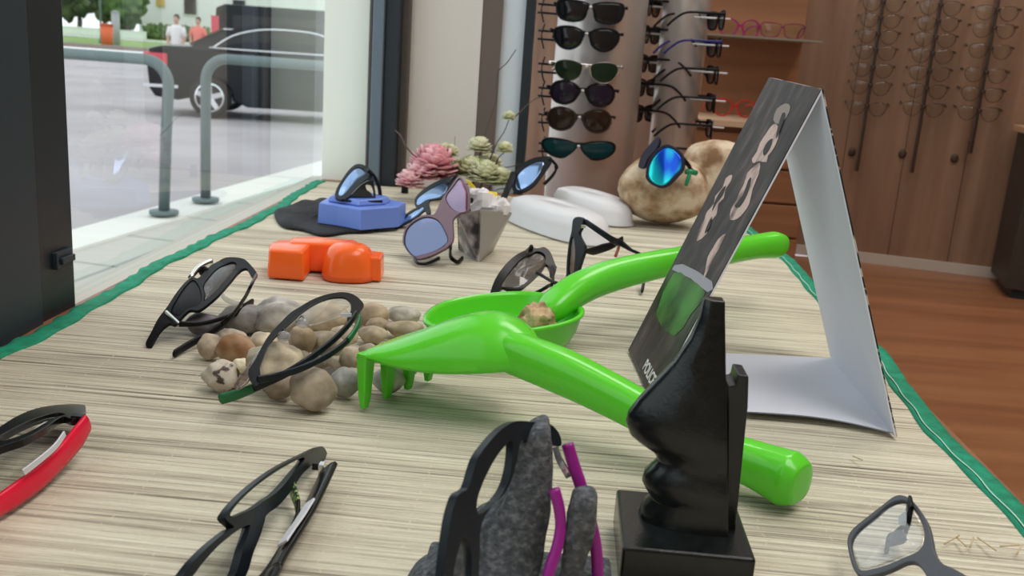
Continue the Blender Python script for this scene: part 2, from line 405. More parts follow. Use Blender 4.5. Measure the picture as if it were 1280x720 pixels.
for yy in ((-.02, .28), (1.52, 1.82)):
    MB().box(-.05, .34, yy[0], yy[1], .76, .93, car).build('tail_lamp', MS['redlamp'], t, smooth=False, bevel=.03)
MB().box(-.05, .5, -.015, .03, .45, .50, car).build('bumper_trim', MS['chrome'], t, smooth=False)
MB().box(-.06, .02, .3, 1.5, .45, .50, car).build('bumper_trim', MS['chrome'], t, smooth=False)
for x0, y0 in ((1.0, .0), (3.85, .0), (1.0, 1.62), (3.85, 1.62)):
    def ring(r, y, n=28): return [car(x0+r*math.cos(a), y, .33+r*math.sin(a)) for a in np.linspace(0, 2*math.pi, n, False)]
    w = MB().loft([ring(.24, y0), ring(.32, y0), ring(.33, y0+.03), ring(.33, y0+.17), ring(.3, y0+.19)]).build('wheel', MS['tyre'], t)
    mb = MB().loft([ring(.24, y0-.012), ring(.215, y0-.015), ring(.215, y0+.03), ring(.24, y0+.03)], cap=False)
    for k in range(5):
        a = 2*math.pi*k/5+.3
        mb.prism([car(x0+.05*math.cos(a+1.2), y0-.005, .33+.05*math.sin(a+1.2)), car(x0+.22*math.cos(a+.17), y0-.01, .33+.22*math.sin(a+.17)),
                  car(x0+.22*math.cos(a-.17), y0-.01, .33+.22*math.sin(a-.17)), car(x0+.05*math.cos(a-1.2), y0-.005, .33+.05*math.sin(a-1.2))], cy*.03)
    mb.build('alloy_rim', MS['chrome'], w, smooth=False)

# black van behind
vb = at(266, 100, GZ); vb = atY(266, 60, 24)
def van(x, y, z): return A3(vb[0], 24, GZ)+unit(A3(1, .12, 0))*x+unit(A3(-.12, 1, 0))*y+A3(0, 0, z)
t = thing('van', 'tall dark van standing behind the black sedan', 'van', van(2.5, 1, 0))
pr = [(0, .35), (0, 1.1), (.08, 1.95), (.3, 2.05), (3.4, 2.05), (4.1, 1.4), (4.9, 1.15), (5.0, .5), (4.9, .3), (4.5, .3), (4.4, .6), (3.9, .6), (3.8, .3), (1.2, .3), (1.1, .6), (.6, .6), (.5, .3)]
MB().prism([van(x, 0, z) for x, z in pr], unit(A3(-.12, 1, 0))*1.9).build('body', MS['carpaint'], t, smooth=False, bevel=.04)
MB().prism([van(x, -.01, z) for x, z in ((.5, 1.25), (.5, 1.8), (3.3, 1.8), (3.8, 1.3))], (0, -.02, 0)).build('side_window', MS['carglass'], t, smooth=False)
MB().box(-.03, .16, -.03, .15, 1.0, 1.75, van).build('tail_lamp', MS['redlamp'], t, smooth=False)
for x0 in (.85, 4.15):
    MB().loft([[van(x0+r*math.cos(a), y, .35+r*math.sin(a)) for a in np.linspace(0, 2*math.pi, 20, False)] for r, y in ((.34, -.02), (.35, .05), (.35, .25))]).build('wheel', MS['tyre'], t)

# people beyond the car
MS['skin'] = mat('skin', (.55, .33, .24), .6); MS['hair'] = mat('dark_hair', (.03, .02, .015), .7)
def person(px, py, Y, shirt, pants, label, face=1):
    b = atY(px, py, Y); x, y = b[0], Y
    t = thing('person', label, 'person', (x, y, GZ)); g = GZ
    def P(dx, dz, dy=0): return A3(x+dx, y+dy, g+dz)
    mb = MB()
    mb.sweep([P(-.10, .02, .1), P(-.10, .10), P(-.11, .48, -.03), P(-.09, .88)], [.06, .05, .065, .09], None, 10)
    mb.sweep([P(.12, .02, -.1), P(.12, .10), P(.11, .48, -.02), P(.09, .88)], [.06, .05, .065, .09], None, 10)
    mb.sweep([P(0, .85), P(0, 1.0), P(0, 1.15), P(0, 1.38), P(0, 1.45), P(0, 1.52)], [.16, .14, .14, .19, .09, .055], [.11, .10, .10, .12, .07, .055], 14, up=(0, 1, 0))
    for s in (-1, 1): mb.sweep([P(s*.19, 1.40), P(s*.24, 1.12, -.02), P(s*.20, .88, -.12), P(s*.20, .80, -.14)], [.055, .045, .035, .04], None, 8)
    mb.ball(P(0, 1.62), (.078, .095, .115), 10)
    mb.ball(P(0, 1.60, -.1), (.015, .02, .02), 5)
    body = mb.build('body', MS['skin'], t)
    MB().sweep([P(0, .86), P(0, 1.0), P(0, 1.15), P(0, 1.39), P(0, 1.46)], [.18, .16, .16, .215, .10], [.13, .12, .12, .14, .09], 14, up=(0, 1, 0)).sweep([P(-.17, 1.40), P(-.25, 1.15, -.02)], [.075, .06], None, 8).sweep([P(.17, 1.40), P(.25, 1.15, -.02)], [.075, .06], None, 8).build('shirt', shirt, t)
    MB().sweep([P(-.10, .1), P(-.11, .48, -.03), P(-.085, .92)], [.07, .08, .11], None, 10).sweep([P(.12, .1), P(.11, .48, -.02), P(.085, .92)], [.07, .08, .11], None, 10).build('trousers', pants, t)
    MB().ball(P(0, 1.66, .02), (.088, .1, .105), 8).build('hair', MS['hair'], t)
person(221, 60, 27, mat('white_shirt', (.85, .80, .80), .8), mat('dark_trousers', (.05, .05, .07), .8), 'person in a white shirt standing beyond the sedan boot')
person(248, 60, 31, mat('coral_shirt', (.85, .22, .18), .8), mat('grey_trousers', (.2, .2, .22), .8), 'person in a coral top standing behind the sedan roof')

# bin, bollard, pole
def at_ground(px, Y): b = atY(px, 60, Y); return A3(b[0], Y, GZ)
p = at_ground(134, 56); t = thing('litter_bin', 'orange litter bin on the lawn edge', 'bin', p)
MB().cyl(p, .30, 1.15, 16, .36).build('body', mat('orange_bin', (.80, .16, .06), .6), t); MB().cyl(p+A3(0, 0, 1.15), .40, .12, 16, .33).build('lid', mat('dark_orange', (.5, .1, .05), .6), t)
p = at_ground(145.5, 58); o = MB().cyl(p, .24, 1.95, 16, .24).cyl(p+A3(0, 0, 1.95), .27, .1, 16, .1).build('bollard', mat('grey_post', (.42, .42, .42), .8)); tag(o, 'grey round post beside the orange bin', 'post')
p = at_ground(127, 60); o = MB().cyl(p, .07, 6, 10).cyl(p, .16, .3, 10).build('sign_pole', MS['galv']); tag(o, 'thin upright metal pole left of the orange bin', 'pole')
# white house, low wall, hedge, trees
ha, hb = atY(174, 30, 96)[0], atY(425, 30, 96)[0]
t = thing('house', 'white house across the street', 'house', ((ha+hb)/2, 100, GZ))
MB().box(ha, hb, 96, 106, GZ, 6).build('wall', mat('white_render', (.86, .86, .84), .8), t, smooth=False)
MB().prism([A3(ha-.6, 95.4, 6), A3(ha-.6, 106.6, 6), A3(ha-.6, 101, 9)], (hb-ha+1.2, 0, 0)).build('roof', mat('roof_tiles', (.25, .1, .07), .8), t, smooth=False)
for wx0, wx1 in ((229, 247), (290, 308)):
    a_, b_ = atY(wx0, 0, 95.9)[0], atY(wx1, 0, 95.9)[0]
    w = MB().box(a_, b_, 95.85, 96, 1.3, 3.2).build('window', mat('white_window_frame', (.7, .7, .7), .5), t, smooth=False)
    MB().box(a_+.12, b_-.12, 95.8, 95.9, 1.42, 3.08).build('pane', MS['carglass'], w, smooth=False)
q = atY(200, 4, 95.8); MB().box(q[0]-.4, q[0]+.4, 95.8, 96, q[2]-.3, q[2]+.4).build('wall_plaque', mat('ochre_plaque', (.6, .4, .1), .6), t, smooth=False)
a_, b_ = atY(88, 30, 86)[0], atY(181, 30, 86)[0]
o = MB().box(a_-14, b_, 86, 86.3, GZ, GZ+.62).box(a_-14, b_, 85.95, 86.35, GZ+.62, GZ+.7).build('garden_wall', MS['white'], None, smooth=False); tag(o, 'low white garden wall behind the lawn', 'wall')
MS['leaf_dark'] = noisy(mat('dark_leaves', (.04, .08, .02), .8), (.015, .035, .012), (.09, .15, .04), .9)
MS['leaf_mid'] = noisy(mat('mid_leaves', (.08, .16, .04), .8), (.05, .10, .025), (.15, .24, .07), .9)
def bushy(mb, c, r, seed):
    rr = random.Random(seed); off = A3(rr.random()*50, rr.random()*50, 0)
    def fn(ph, t):
        d = Vector((math.sin(ph)*math.cos(t), math.sin(ph)*math.sin(t), math.cos(ph)))
        return .85+.5*mnoise.noise(d*2.2+Vector(off))+.25*mnoise.noise(d*6+Vector(off))
    mb.ball(c, r, 14, fn)
random.seed(4)
for i, (px, Y, h, r, lab) in enumerate([(100, 90, 7, 2.4, 'dark leafy tree nearest the window post'), (131, 104, 9, 2.8, 'dark leafy tree behind the orange bin'), (160, 91, 6.5, 2.2, 'green tree beside the white house')]):
    p = at_ground(px, Y); t = thing('tree', lab, 'tree', p)
    MB().sweep([p, p+A3(.1, 0, 1.2), p+A3(0, 0, 3)], [.3, .22, .15], None, 10).build('trunk', MS['taupe'], t)
    mb = MB()
    for k in range(7): bushy(mb, p+A3(random.uniform(-r, r)*.5, random.uniform(-1, 1), 1.6+random.random()*(h-2.5)), r*.6, i*10+k)
    mb.build('crown', MS['leaf_dark' if i < 2 else 'leaf_mid'], t)
for i, (x0, x1) in enumerate(((184, 218), (227, 262))):
    a_, b_ = at_ground(x0, 90), at_ground(x1, 90); mb = MB()
    for k in range(5): bushy(mb, a_+(b_-a_)*((k+.5)/5)+A3(0, 0, .7), (.55, .7, .8), 90+i*9+k)
    o = mb.build('hedge', MS['leaf_mid']); tag(o, ['clipped green hedge behind the person in white', 'clipped green hedge under the house window'][i], 'hedge')

# ================================================================== STRAW MAT
EDGE = [(.30, .352), (.55, .353), (.70, .354), (.80, .351), (.93, .360), (1.04, .374), (1.18, .368), (1.32, .371), (1.53, .380), (1.80, .362), (2.0, .360)]
def xr(y): return float(np.interp(y, [e[0] for e in EDGE], [e[1] for e in EDGE]))
def xl(y): return -.512+.006*math.sin(y*9)+.002*math.sin(y*31)-.004*max(0, min(1, (y-1.5)/.4))
def matz(x, y): return .0016*mnoise.noise(Vector((x*5, y*6, 0)))-.0014
ys = np.linspace(-.3, 1.995, 260); us = np.linspace(0, 1, 60)
def mat_slab(x0f, x1f, nu, yy, z0, th, wob=0):
    top = []; us = np.linspace(0, 1, nu)
    for y in yy:
        a, b = x0f(y), x1f(y); top.append([A3(a+(b-a)*u, y, z0+matz(a+(b-a)*u, y)+wob*mnoise.noise(Vector((u*3, y*40, 5)))) for u in us])
    v = [p for r in top for p in r]; n = len(v); v += [p-A3(0, 0, th) for p in v]; f = []; m = len(yy)
    for i in range(m-1):
        for j in range(nu-1):
            q = (i*nu+j, i*nu+j+1, (i+1)*nu+j+1, (i+1)*nu+j); f.append(q); f.append(tuple(k+n for k in q[::-1]))
    for i in range(m-1):
        for j in (0, nu-1): a = i*nu+j; f.append((a, a+nu, a+nu+n, a+n))
    for j in range(nu-1):
        for i in (0, m-1): a = i*nu+j; f.append((a, a+1, a+1+n, a+n))
    return v, f
t = thing('straw_mat', 'woven straw mat with green cloth edging covering the display platform', 'mat', (-.07, .85, -.006))
v, f = mat_slab(lambda y: xl(y)+.006, lambda y: xr(y)-.006, 60, ys, 0, .003); mesh('straw_weave', v, f, MS['straw'], t)
yy = np.linspace(-.3, 1.995, 500)
v, f = mat_slab(lambda y: xl(y)-.002+.0012*math.sin(y*170), lambda y: xl(y)+.019+.0015*math.sin(y*83+1), 5, yy, .0016, .0048, .0022); mesh('green_edging', v, f, MS['green_cloth'], t)
v, f = mat_slab(lambda y: xr(y)-.017+.001*math.sin(y*60), lambda y: xr(y)+.003, 5, yy, .0016, .0048, .0014); mesh('green_edging', v, f, MS['green_cloth'], t)
MB().sweep([A3(xr(y)-.013+.001*math.sin(y*90), y, .0028+matz(xr(y), y)) for y in np.linspace(.4, 1.9, 260)], .0005, None, 5).build('edge_stitching', MS['thread'], t)
MS['straw_bit'] = mat('straw_bits', (.58, .46, .28), .7)
bits = [((1180, 680), (1199, 669)), ((1196, 672), (1208, 683)), ((1213, 684), (1217, 672)), ((1222, 672), (1245, 688)), ((1250, 683), (1274, 681)), ((1271, 693), (1277, 681)), ((1066, 570), (1078, 575))]
for k, (p, q) in enumerate(bits):
    o = MB().sweep([at(*p, .0018), (at(*p, .0018)+at(*q, .004))/2, at(*q, .004)], .0006, None, 5).build('straw_sliver', MS['straw_bit'])
    tag(o, ['slanting straw sliver, leftmost of the loose bits by the right edging', 'short straw sliver leaning down right of the leftmost bit', 'tiny upright straw sliver in the middle of the loose bits', 'long straw sliver slanting down right of the tiny upright one', 'nearly level straw sliver at the right of the loose bits', 'steep straw sliver at the right picture edge', 'single loose straw sliver lying right of the green handle tip'][k], 'straw', 'loose straw slivers on the mat')

# ================================================================== LIME RAKE
ra_ = unit(A3(.885, -.465, 0)); rb_ = unit(A3(.465, .885, 0)); Pc = A3(-.130, .779, 0)
t = thing('toy_rake', 'lime green plastic toy rake with tines down, lying in front of the shovel', 'toy rake', Pc)
def rk(s, u, z): return Pc+ra_*s+rb_*u+A3(0, 0, z)
stn = [(-.006, .046, .040, .041), (-.005, .050, .046, .050), (.004, .051, .048, .055), (.03, .052, .047, .068), (.055, .050, .047, .081), (.078, .046, .049, .089), (.098, .039, .052, .088), (.114, .030, .055, .082), (.126, .019, .058, .075), (.134, .008, .063, .073)]
sp = smooth_path([A3(*q) for q in [(a, b, c) for a, b, c, d in stn]], 4); cr_ = smooth_path([A3(a, d, 0) for a, b, c, d in stn], 4)
rings = []
for p, q in zip(sp, cr_):
    s_, hw, ze, zc = p[0], max(p[1], .004), p[2], max(q[1], p[2]+.001)
    cu = float(np.interp(s_, [0, .03, .06, .09, .11, .134], [0, .003, .008, .013, .013, .008]))
    top = [rk(s_, cu+hw*math.sin(w*math.pi/2), ze+(zc-ze)*max(0, math.cos(w*math.pi/2))**.9) for w in np.linspace(-1, 1, 17)]
    bot = [rk(s_, cu+hw*.95*math.sin(w*math.pi/2), ze-.003+(zc-ze)*max(0, math.cos(w*math.pi/2))**1.1) for w in np.linspace(1, -1, 17)]
    rings.append(top+bot)
MB().loft(rings).build('rake_head', MS['lime'], t, bevel=.0008)
for k in range(4):
    u = -.045+.03*k
    MB().loft([[rk(.001+a*wa, u+b*wb, z) for a, b in ((-1, -1), (1, -1), (1, 1), (-1, 1))] for z, wa, wb in ((.050, .005, .0065), (.035, .0045, .006), (.012, .0035, .0048), (.001, .0022, .0035))]).build('tine', MS['lime'], t, smooth=False, bevel=.0012)
hp = [at(600, 425, .064), at(640, 440, .064), at(700, 463, .057), at(760, 492, .047), at(830, 529, .036), at(900, 563, .0275), at(950, 583, .024), at(985, 598, .0225), at(1003, 606, .022)]
hp = smooth_path(hp, 6)
MB().sweep(hp, [.010, .0165, .018, .0165, .015, .0145, .0165, .019, .014], [.012, .017, .018, .0165, .015, .0145, .017, .020, .014], 20, ex=2.5).build('handle', MS['lime'], t, sub=1)

# ================================================================== LIME SHOVEL
sc = A3(-.047, .938, 0); se = at(975, 305, .085); sa = unit(A3(se[0]-sc[0], se[1]-sc[1], 0)*1.0); sb = A3(-sa[1], sa[0], 0)
t = thing('toy_shovel', 'lime green plastic toy shovel holding glasses and a nut, behind the rake', 'toy shovel', sc)
def egg(k, z, n=40, grow=0):
    r = []
    for i in range(n):
        a = 2*math.pi*i/n; c, s_ = math.cos(a), math.sin(a)
        lx = ((.078 if c > 0 else .088)+grow)*math.copysign(abs(c)**.8, c)*k; ly = (.062+grow)*math.copysign(abs(s_)**.85, s_)*k*(1 if c > 0 else 1-.38*c*c)
        zz = z+(.004 if k > .8 else 0)*c
        r.append(sc+sa*lx+sb*ly+A3(0, 0, zz))
    return r
prof = [(1.05, .040), (1.0, .041), (.97, .036), (.93, .022), (.85, .011), (.7, .005), (.4, .0035), (.05, .0035)]
outp = [(.05, .0008), (.4, .0008), (.72, .0018), (.88, .008), (.965, .020), (1.01, .034), (1.05, .0375)]
MB().loft([egg(k, z) for k, z in outp+prof]).build('scoop', MS['lime'], t)
hp = smooth_path([at(668, 405, .024), at(690, 385, .042), at(720, 363, .056), at(760, 346, .066), at(820, 331, .076), at(880, 320, .081), at(940, 309, .084), at(968, 306, .085), at(979, 305, .085)], 6)
MB().sweep(hp, [.014, .0185, .0185, .0175, .016, .015, .015, .016, .010], [.010, .014, .0165, .0175, .016, .015, .015, .017, .011], 20, ex=2.4).build('handle', MS['lime'], t, sub=1)
MS['nut'] = noisy(mat('knobbly_nut', (.35, .22, .12), .8), (.24, .13, .05), (.66, .48, .28), 60, bump=1, bscale=120, bdist=.003)
def blob(c, r, seed, amp=.12, freq=1.6, n=16, fine=.03):
    off = Vector((seed*7.3, seed*3.1, seed*1.7))
    def fn(ph, th):
        d = Vector((math.sin(ph)*math.cos(th), math.sin(ph)*math.sin(th), math.cos(ph)))
        return 1+amp*mnoise.noise(d*freq+off)+fine*mnoise.noise(d*freq*4+off)
    return MB().ball(c, r, n, fn)
nc = at(671, 404, .030)
o = blob(nc, (.019, .017, .020), 3, .26, 2.6, 26, .16).build('walnut', MS['nut']); tag(o, 'knobbly brown nut resting in the lime shovel scoop', 'nut')

# ================================================================== TENT CARD
Lf, Ln, Rf, Rn = at(786, 438, .0015), at(815, 503, .0015), at(1040, 450, .0015), at(1120, 546, .0015)
Tn = atY(1027, 112, .835); Tf = atY(962, 97, .985)
MS['card_white'] = mat('white_card', (.74, .75, .83), .6)
MS['print'] = noisy(mat('glossy_print', (.06, .05, .05), .38, spec=.25), (.008, .006, .006), (.14, .095, .09), 9, (7, 7, 1.2), lo=.35, hi=.75, c3=(.045, .034, .034))
MS['print_pink'] = noisy(mat('printed_skin', (.55, .36, .32), .4, spec=.25), (.16, .10, .09), (.66, .47, .42), 60, (1, 1, .5), lo=.34, hi=.52)
MS['print_grey'] = mat('printed_grey', (.20, .19, .20), .4, spec=.25); MS['print_white'] = mat('printed_white', (.8, .8, .8), .4)
MS['print_strip'] = noisy(mat('printed_edge', (.1, .1, .1), .4), (.01, .01, .01), (.5, .42, .38), 25, (1, 1, 3), lo=.5, hi=.55)
t = thing('tent_card', 'tall triangular cardboard display card with glossy dark photo print', 'display card', (Lf+Rn)/2)
nl = unit(np.cross(Tn-Ln, Lf-Ln)); nl = nl if nl[0] < 0 else -nl
_d = ray(962, 97); Tf = CC+_d*(((Ln-CC)@nl)/(_d@nl))
nr = unit(np.cross(Tn-Rn, Rf-Rn)); nr = nr if nr[0] > 0 else -nr
MB().prism([Ln, Lf, Tf, Tn], -nl*.0016).build('inner_panel', MS['card_white'], t, smooth=False)
pp = MB().prism([Ln, Lf, Tf, Tn], nl*.0008).build('printed_panel', MS['print'], t, smooth=False)
MB().prism([Rn, Rf, Tf, Tn], -nr*.0010).build('inner_panel', MS['card_white'], t, smooth=False)
MB().prism([Rn, Rf, Tf, Tn+(Tn-Tf)*.004], nr*.0012).build('printed_panel', MS['print_strip'], t, smooth=False)
# base flap, slightly curled towards the viewer
rows = []
for i in range(13):
    u = i/12; a = Lf+(Rf-Lf)*u; b = Ln+(Rn-Ln)*u
    rows.append([a+(b-a)*w+A3(0, -.008*math.sin(u*6)*w, .0022+.004*math.sin(u*math.pi)*w*w) for w in np.linspace(0, 1, 7)])
mb = MB(); mb.loft(rows, cap=False, closed=False); v2 = [A3(*p)-A3(0, 0, .001) for p in mb.v]; n_ = len(mb.v); mb.f += [tuple(i+n_ for i in f_[::-1]) for f_ in mb.f]; mb.v += [tuple(p) for p in v2]
mb.build('base_panel', MS['card_white'], t)
def onplane(px, py, P0, nn):
    d = ray(px, py); return CC+d*(((P0-CC)@nn)/(d@nn))
def fig(pts, m, name='print_and_reflection', d=.0010):
    P = smooth_path([onplane(770+x/1.5, 80+y/1.5, Ln+nl*d, nl) for x, y in pts], 2, True)
    c = sum(P)/len(P); mb = MB(); mb.loft([[p for p in P], [p+nl*.0001 for p in P]]); return mb.build(name, m, t, smooth=False)
fig([(218, 208), (214, 222), (205, 236), (202, 252), (192, 262), (188, 284), (176, 296), (170, 318), (152, 332), (156, 312), (166, 292), (170, 278), (184, 262), (186, 248), (200, 232), (206, 214)], MS['print_pink'])
fig([(262, 190), (270, 186), (268, 205), (256, 235), (250, 262), (240, 278), (228, 290), (214, 292), (216, 272), (226, 255), (232, 240), (240, 225), (246, 205)], MS['print_pink'])
fig([(290, 118), (300, 112), (306, 128), (300, 150), (292, 165), (285, 172), (282, 184), (268, 182), (258, 186), (255, 178), (264, 165), (270, 148), (282, 130)], MS['print_pink'])
fig([(206, 318), (196, 340), (188, 356), (176, 380), (162, 408), (168, 385), (172, 362), (182, 345), (192, 328)], MS['print_pink'])
MS['print_dark'] = mat('printed_black', (.012, .01, .01), .4, spec=.25)
for q_ in ([(222, 266), (238, 246), (248, 218), (254, 214), (246, 244), (232, 268)], [(196, 238), (206, 228), (200, 246), (188, 262), (180, 276), (186, 256)], [(284, 146), (294, 140), (288, 160), (278, 172), (276, 162)], [(312, 92), (318, 96), (306, 128), (300, 140), (304, 116)], [(172, 300), (180, 286), (176, 306), (166, 318)]):
    fig(q_, MS['print_dark'], d=.0013)
fig([(295, 105), (302, 84), (318, 74), (327, 80), (320, 100), (305, 112)], mat('printed_hair', (.30, .24, .22), .4, spec=.25))
fig([(105, 385), (125, 375), (180, 408), (172, 428), (140, 402)], mat('painted_pale_reflection', (.38, .36, .42), .4, spec=.25))  # whitish reflection line on the glossy card, painted on
fig([(108, 392), (135, 402), (168, 428), (140, 470), (110, 510), (75, 470)], noisy(mat('painted_green_reflection', (.05, .22, .03), .4, spec=.25), (.012, .03, .01), (.07, .24, .04), 16, lo=.35, hi=.6), d=.0011)  # green handle's reflection in the gloss, painted on as a colour patch
tc = bpy.data.curves.new('lettering', 'FONT'); tc.body = 'POLICE'; tc.size = .0155; tc.offset = .0004; tc.extrude = .0001; tc.space_character = 1.05
to = bpy.data.objects.new('tmp', tc); COL.objects.link(to)
u_ = unit(Ln-Lf); v_ = unit(np.cross(nl, u_)); v_ = v_ if v_[2] > 0 else -v_
o0 = onplane(803, 460, Ln+nl*.0010, nl)
bpy.context.view_layer.update(); me = bpy.data.meshes.new_from_object(to.evaluated_get(bpy.context.evaluated_depsgraph_get())); bpy.data.objects.remove(to)
me.transform(Matrix([[u_[0], v_[0], nl[0], o0[0]], [u_[1], v_[1], nl[1], o0[1]], [u_[2], v_[2], nl[2], o0[2]], [0, 0, 0, 1]]))
link_mesh('printed_lettering', me, MS['print_white'], t, label='white printed lettering', smooth=False)

# ================================================================== BLACK NOSE STAND
MS['nose'] = noisy(mat('satin_black_stand', (.006, .008, .008), .24, spec=.5), (.004, .006, .006), (.010, .012, .012), 200, bump=.2, bscale=500, bdist=.0006)
t = thing('nose_stand', 'black nose-and-lips profile eyewear stand on a square base', 'display stand', (.088, .54, 0))
MB().box(.051, .128, .500, .577, .0006, .026).build('base', MS['nose'], t, smooth=False, bevel=.002)
YN = .545
rowsN = [  # (front px, y px, half width, bluntness)
 (879, 372, .0055, .8), (874, 395, .006, .7), (862, 422, .008, .6), (843, 450, .010, .5), (818, 476, .013, .45), (797, 498, .0155, .45), (785, 514, .017, .5), (782, 526, .018, .5), (787, 541, .0185, .45), (800, 552, .018, .4),
 (815, 562, .017, .4), (822, 572, .017, .4), (815, 580, .018, .5), (805, 589, .019, .55), (802, 600, .020, .55), (808, 611, .020, .5), (813, 618, .020, .5), (803, 628, .021, .55), (797, 642, .022, .6), (799, 658, .022, .6), (812, 672, .022, .6), (830, 682, .021, .6)]
rings = []
for xf, y, w, bl in rowsN:
    a = atY(xf, y, YN); z = a[2]; x0 = a[0]; x1 = atY(905, y, YN)[0]; L_ = x1-x0; r = []
    for k in range(15):
        th = -math.pi/2+math.pi*k/14
        r.append(A3(x0+L_*(.78 if L_ > .03 else .4)*(1-math.cos(th)**1.0), YN+w*math.copysign(abs(math.sin(th))**(1.1-bl*.5), math.sin(th)), z))
    r += [A3(x1, YN+w, z), A3(x1, YN-w, z)]
    rings.append(r)
MB().loft(rings[::-1]).build('face_profile', MS['nose'], t, bevel=.0008)
q = [atY(x, y, YN) for x, y in [(906, 476), (916, 474), (919, 461), (932, 463), (931, 500), (913, 683), (898, 683), (905, 600)]]
MB().prism([p-A3(0, .011, 0) for p in q], (0, .022, 0)).build('back_strip', MS['nose'], t, smooth=False, bevel=.001)

# ================================================================== GREY STONE STAND
MS['stone'] = noisy(mat('dark_porous_stone', (.07, .072, .078), .85), (.045, .050, .058), (.19, .20, .215), 260, bump=1, bscale=420, bdist=.0022, lo=.3, hi=.72, c3=(.085, .092, .102))
def slab(name, pts, Y, th, m, parent, bulge=.35, seed=0, lean=0):
    P = smooth_path([atY(500+x/3.271, 500+y/3.271, Y) for x, y in pts], 5, True)
    c = sum(P)/len(P); rings = []
    for dy, k in ((-th, .80), (-th*.92, .90), (-th*.6, .975), (0, 1), (th*.6, .975), (th*.92, .90), (th, .80)):
        rings.append([c+(p-c)*(1-(1-k)*(.35 if True else 1))+A3(0, dy+lean*(p[2]-c[2]), 0)+.0012*A3(mnoise.noise(Vector((p+A3(seed, dy*60, 0))*120)), 0, mnoise.noise(Vector((p+A3(seed+9, dy*60, 0))*120))) for p in P])
    for r in rings:
        for p in r: p[2] = max(p[2], .0005)
    return MB().loft(rings).build(name, m, parent, bevel=0)
t = thing('stone_stand', 'rough dark grey stone eyewear stand with a rounded upright tip', 'display stand', (-.01, .47, 0))
slab('stone_upright', [(478, 180), (520, 115), (575, 84), (605, 90), (620, 150), (624, 300), (612, 480), (585, 620), (560, 760), (580, 900), (560, 1030), (-60, 1030), (-40, 880), (40, 720), (150, 640), (290, 490), (380, 440), (440, 360), (465, 280)], .474, .013, MS['stone'], t)
slab('stone_block', [(722, 372), (800, 380), (797, 500), (765, 620), (730, 740), (740, 900), (700, 1040), (560, 1040), (600, 900), (650, 760), (668, 600), (690, 450)], .460, .008, MS['stone'], t, seed=4)
MB().box(-.06, .045, .452, .50, .0005, .020).build('stone_foot', MS['stone'], t, smooth=False, bevel=.003)

# ================================================================== SAND MOULDS
MS['orange'] = mat('orange_plastic', (1, .15, .022), .22, spec=.5)
O = at(333, 350); E_ = at(476, 355); ox = unit(E_-O); oy = A3(-ox[1], ox[0], 0); LO = np.linalg.norm(E_-O)
def om(x, y, z): return O+ox*x*LO/.142+oy*y+A3(0, 0, z)
t = thing('sand_mould', 'orange plastic sand mould with a hollow arm and a rounded dome', 'sand mould', om(.07, .04, 0))
def drafted(mb, pts, h, dr=.08, z0=.0005, M=om):
    c = np.mean(np.array(pts), 0); mb.loft([[M(*(c+(np.array(p)-c)*k), z) for p in pts] for k, z in ((1, z0), (1-dr*.9, h-.003), (1-dr*1.25, h))]); return mb
mb = MB()
drafted(mb, [(0, .008), (.046, 0), (.052, .060), (.030, .085), (.004, .075), (-.004, .045)], .037)
drafted(mb, [(.020, .050), (.100, .050), (.112, .085), (.050, .098), (.020, .085)], .0385, .06)
mb.build('hollow_arm', MS['orange'], t, bevel=.003)
rings = []
for k in range(10):
    a = k/9*math.pi/2
    rings.append([om(.101+.035*math.copysign(abs(math.cos(b))**.75, math.cos(b))*(math.cos(a)**.45 if k < 9 else .02), .030+.032*math.sin(b)*(math.cos(a)**.45 if k < 9 else .02), .0005+.044*math.sin(a)) for b in np.linspace(0, 2*math.pi, 36, False)])
MB().loft(rings).build('dome', MS['orange'], t)
mb = MB(); drafted(mb, [(.118, .012), (.142, .010), (.146, .052), (.120, .060)], .031, .10); mb.build('tail_block', MS['orange'], t, smooth=False, bevel=.002)
MS['blue'] = mat('periwinkle_plastic', (.15, .25, .70), .35)
t = thing('sand_mould', 'periwinkle blue plastic sand mould lying on the black pouch', 'sand mould', at(450, 280))
c0, c1, c2 = at(397, 279, .006), at(451, 288, .006), at(498, 284, .006)
back = (c0+c2)/2+A3(.005, .10, 0)
base_pts = [c0, c0*.55+c1*.45+A3(0, .004, 0), c1, c2, c2+A3(.004, .05, 0), back, c0+A3(.0, .055, 0)]
def tier(pts, z0, z1, k0, k1, c=None):
    c = sum(pts)/len(pts) if c is None else c
    return MB().loft([[A3(*(c+(p-c)*k)[:2], z) for p in pts] for k, z in ((k0, z0), (k1, z1-.002), (k1-.03, z1))])
tier(base_pts, .006, .040, 1, .98).build('mould_base', MS['blue'], t, smooth=False, bevel=.003)
tier(base_pts, .0405, .050, .72, .66, c=(c0+c2)/2+A3(-.02, .03, 0)).build('mould_top', MS['blue'], t, smooth=False, bevel=.003)
MS['cloth'] = noisy(mat('black_cloth', (.014, .014, .017), .8), (.010, .010, .013), (.022, .022, .026), 200, bump=.3, bscale=600)
out = [at(x, y) for x, y in [(343, 268), (352, 262), (380, 258), (400, 251), (430, 255), (470, 268), (478, 284), (462, 291), (435, 292), (404, 296), (378, 289), (352, 284)]]
out = smooth_path(out, 5, True); c = sum(out)/len(out); rings = []
for k, z in ((1, .001), (1.0, .004), (.93, .0052), (.7, .0056), (.4, .0056), (.08, .0056)):
    rings.append([c+(p-c)*k+A3(0, 0, z+(.010*(max(0, 1-abs((p[0]-out[0][0]-.02)/.05)))*(k < .95)*(.5+.5*math.sin(k*9+p[1]*60)))) for p in out])
o = MB().loft(rings).build('cloth_pouch', MS['cloth']); tag(o, 'flat black cloth pouch under the blue mould', 'pouch')

